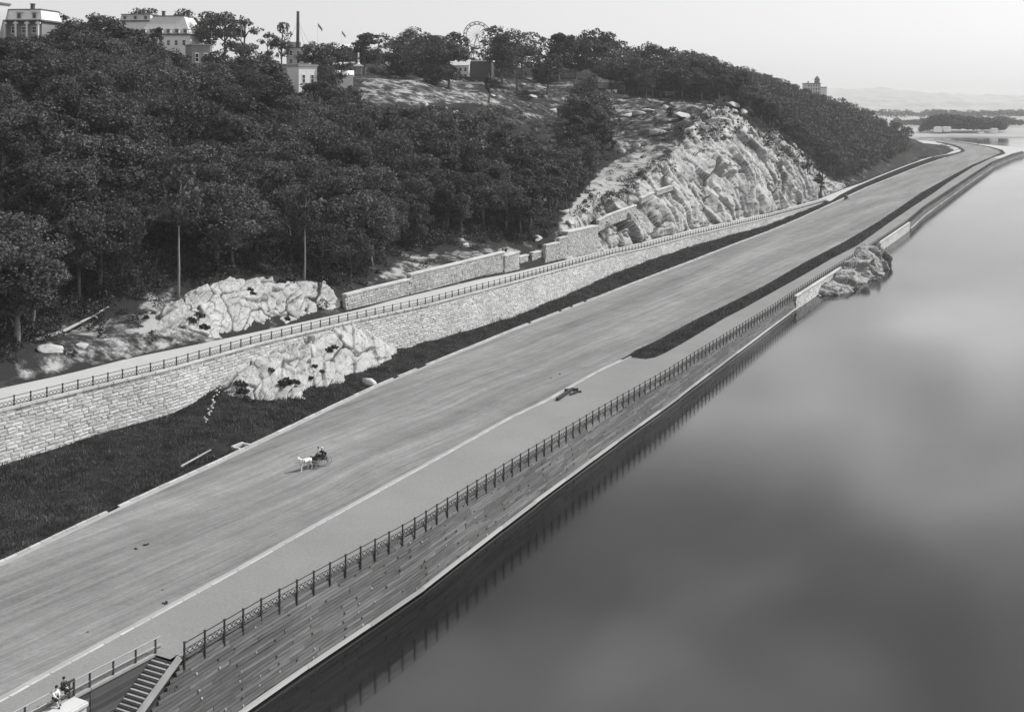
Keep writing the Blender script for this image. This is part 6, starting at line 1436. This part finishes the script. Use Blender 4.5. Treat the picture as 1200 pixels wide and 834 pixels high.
def carriage(M, label, group=None):
    e = empty('carriage', M.translation, label, 'carriage', group)
    mb = MB(); bm_ = [(-.48, -.75, .72), (.48, -.75, .72), (.48, .62, .72), (-.48, .62, .72)]
    mb.hexa(bm_ + [(a * 1.12, b * 1.04, .98) for a, b, _ in bm_]); mb.box((0, .72, .86), (.98, .3, .05)); mb.build('body', 'carriage_paint', e, M=M)
    mb = MB(); mb.hexa([(-.52, .84, .88), (.52, .84, .88), (.52, .88, .88), (-.52, .88, .88), (-.5, 1.02, 1.32), (.5, 1.02, 1.32), (.5, 1.06, 1.32), (-.5, 1.06, 1.32)]); mb.build('dashboard', 'leather', e, M=M)
    st = MB(); st.box((0, -.22, 1.10), (1.05, .52, .14)); seat = st.build('seat', 'leather', e, M=M)
    mb = MB(); mb.hexa([(-.54, -.52, 1.1), (.54, -.52, 1.1), (.54, -.46, 1.1), (-.54, -.46, 1.1), (-.58, -.62, 1.52), (.58, -.62, 1.52), (.58, -.56, 1.52), (-.58, -.56, 1.52)])
    for s in (-1, 1): mb.box((s * .55, -.28, 1.25), (.05, .5, .2))
    mb.build('seat_back', 'carriage_paint', seat, M=M)
    for y, R_ in ((-.62, .60), (.78, .52)):
        mb = MB(); mb.tube([(-.72, y, R_), (.72, y, R_)], .035, 6); mb.box((0, y, R_ + .08), (1.0, .1, .1)); mb.build('axle', 'carriage_paint', e, M=M)
        for s in (-1, 1):
            x = s * .74; mb = MB()
            for i in range(28):
                a, b = 2 * math.pi * i / 28, 2 * math.pi * (i + 1) / 28; mb.beam((x, y + R_ * .96 * math.cos(a), R_ + R_ * .96 * math.sin(a)), (x, y + R_ * .96 * math.cos(b), R_ + R_ * .96 * math.sin(b)), .045, .05, up=(1, 0, 0))
            wh = mb.build('wheel', 'grey_paint', e, M=M); mb = MB()
            for i in range(14):
                a = 2 * math.pi * i / 14; mb.beam((x, y, R_), (x, y + R_ * .95 * math.cos(a), R_ + R_ * .95 * math.sin(a)), .02, .03, up=(1, 0, 0))
            mb.tube([(x - .09, y, R_), (x + .09, y, R_)], .07, 8); mb.build('spokes', 'grey_paint', wh, M=M)
    mb = MB()
    for y in (-.62, .78):
        for i in range(8):
            a, b = math.pi * i / 8, math.pi * (i + 1) / 8
            for sg in (-1, 1): mb.beam((-.4 + .8 * i / 8, y, .66 + sg * .09 * math.sin(a)), (-.4 + .8 * (i + 1) / 8, y, .66 + sg * .09 * math.sin(b)), .05, .02)
    mb.build('springs', 'carriage_paint', e, M=M)
    mb = MB()
    for s in (-1, 1): mb.tube([(s * .42, .80, .62), (s * .40, 1.3, .86), (s * .36, 2.2, .98), (s * .33, 3.35, 1.05)], .028, 6)
    mb.beam((-.44, 1.0, .68), (.44, 1.0, .68), .06, .06); mb.build('shafts', 'carriage_paint', e, M=M)
    mb = MB(); mb.hexa([(-.5, .12, .98), (.5, .12, .98), (.5, .72, .98), (-.5, .72, .98), (-.44, .1, 1.24), (.44, .1, 1.24), (.42, .62, 1.08), (-.42, .62, 1.08)]); mb.build('lap_robe', 'black_cloth', e, M=M)
    return e
def rig(px, py, ang, horse_label, carriage_label, people, coat, group=None):
    q = on(zroad, px, py); z = zroad(q[0]); O = Vector(W(q[0], q[1], z)); Mr = Matrix.Translation(O) @ Matrix.Rotation(ang, 4, 'Z')
    carriage(Mr, carriage_label); horse(Mr @ Matrix.Translation((0, 2.15, 0)), horse_label, coat)
    for x, lab, cl, hat, pose in people:
        person(lab, pose, cl, Mr @ Matrix.Translation((x, -.26, 1.30)), hat)
def heading(dx, dy): return math.atan2(-dx, dy)
rig(374.5, 545.5, heading(-.62, -.78), 'white horse trotting down the track in harness', 'dark four wheeled carriage behind the white horse', [
    (-.26, 'driver in a dark coat and pale straw hat, on the side nearer the river', ('black_cloth', 'black_cloth'), 'straw', seated(.05, 'fwd')),
    (.26, 'bareheaded passenger in a white shirt leaning forward in the carriage', ('white_cloth', 'grey_cloth'), None, seated(.16, 'lap'))], 'horse_coat')
rig(992, 234.3, heading(-.47, -.88), 'dark horse far up the track near the end of the wall', 'small far carriage up the track near the end of the wall', [
    (0, 'driver of the far carriage, in dark clothes and a pale hat', ('black_cloth', 'black_cloth'), 'straw', seated(.05, 'fwd'))], 'dark_coat')
# ------------------------------------------------------------------ two boys on the fence by the white pier
def boy_pose(kind):
    if kind == 'white':
        P = dict(pelvis=(0, 0, 0), waist=(0, .04, .17), chest=(0, .10, .34), neck=(0, .16, .47), head_b=(0, .21, .54), head_t=(0, .25, .69), face=(0.3, .9, -.3))
        P.update(hip_l=(-.09, .03, -.02), knee_l=(-.10, .36, -.08), ankle_l=(-.10, .38, -.46), toe_l=(-.10, .50, -.50), hip_r=(.09, .03, -.02), knee_r=(.10, .34, -.16), ankle_r=(.14, .55, -.50), toe_r=(.15, .66, -.54), sho_l=(-.17, .10, .36), sho_r=(.17, .10, .36), elb_l=(-.22, .22, .16), wri_l=(-.12, .36, .04), elb_r=(.23, .24, .18), wri_r=(.12, .38, .06))
    else:
        P = dict(pelvis=(0, 0, 0), waist=(0, .03, .17), chest=(0, .06, .34), neck=(0, .09, .48), head_b=(0, .12, .55), head_t=(0, .13, .70), face=(-.5, .8, -.2))
        P.update(hip_l=(-.09, .03, -.02), knee_l=(-.10, .34, .06), ankle_l=(-.08, .30, -.34), toe_l=(-.08, .43, -.36), hip_r=(.09, .03, -.02), knee_r=(.11, .35, .02), ankle_r=(.09, .32, -.38), toe_r=(.09, .45, -.40), sho_l=(-.17, .06, .36), sho_r=(.17, .06, .36), elb_l=(-.21, .22, .18), wri_l=(-.05, .36, .12), elb_r=(.21, .22, .18), wri_r=(.05, .38, .12))
    return P
for px, lab, cl, kind in ((62.5, 'boy in a white shirt and dark breeches sitting on the fence rail above the pier', ('white_cloth', 'short'), 'white'), (73.5, 'boy in dark clothes sitting on the fence next to the white shirted boy', ('black_cloth', 'black_cloth'), 'dark')):
    tq = None
    for t in np.arange(40, 80, .05):
        x, y, z = W(t, nf_, zwalk(t) + 1.0)
        if proj(x, y, z)[0] > px: tq = t; break
    M = Matrix.Translation(W(tq, nf_ - .02, zwalk(tq) + (.72 if kind == 'white' else .98))) @ Matrix.Rotation(heading(UY * .9 + .1, -UX), 4, 'Z') @ Matrix.Scale(1.05, 4)
    person(lab, boy_pose(kind), cl, M)

# ------------------------------------------------------------------ air
hb = MB(); hb.box((300, 4140, 52), (16000, 9200, 106)); hz_me = hb.mesh('haze', 'mortar'); hz_me.materials.clear()
hm = bpy.data.materials.new('haze'); hm.use_nodes = True; hn = hm.node_tree; hn.nodes.clear(); ho = hn.nodes.new('ShaderNodeOutputMaterial'); pv = hn.nodes.new('ShaderNodeVolumePrincipled')
pv.inputs['Color'].default_value = (0.97, 0.97, 0.97, 1); pv.inputs['Density'].default_value = 0.00009; pv.inputs['Anisotropy'].default_value = 0.0
hn.links.new(pv.outputs[0], ho.inputs['Volume']); hz_me.materials.append(hm)
tag(put('haze', hz_me), kind='stuff')
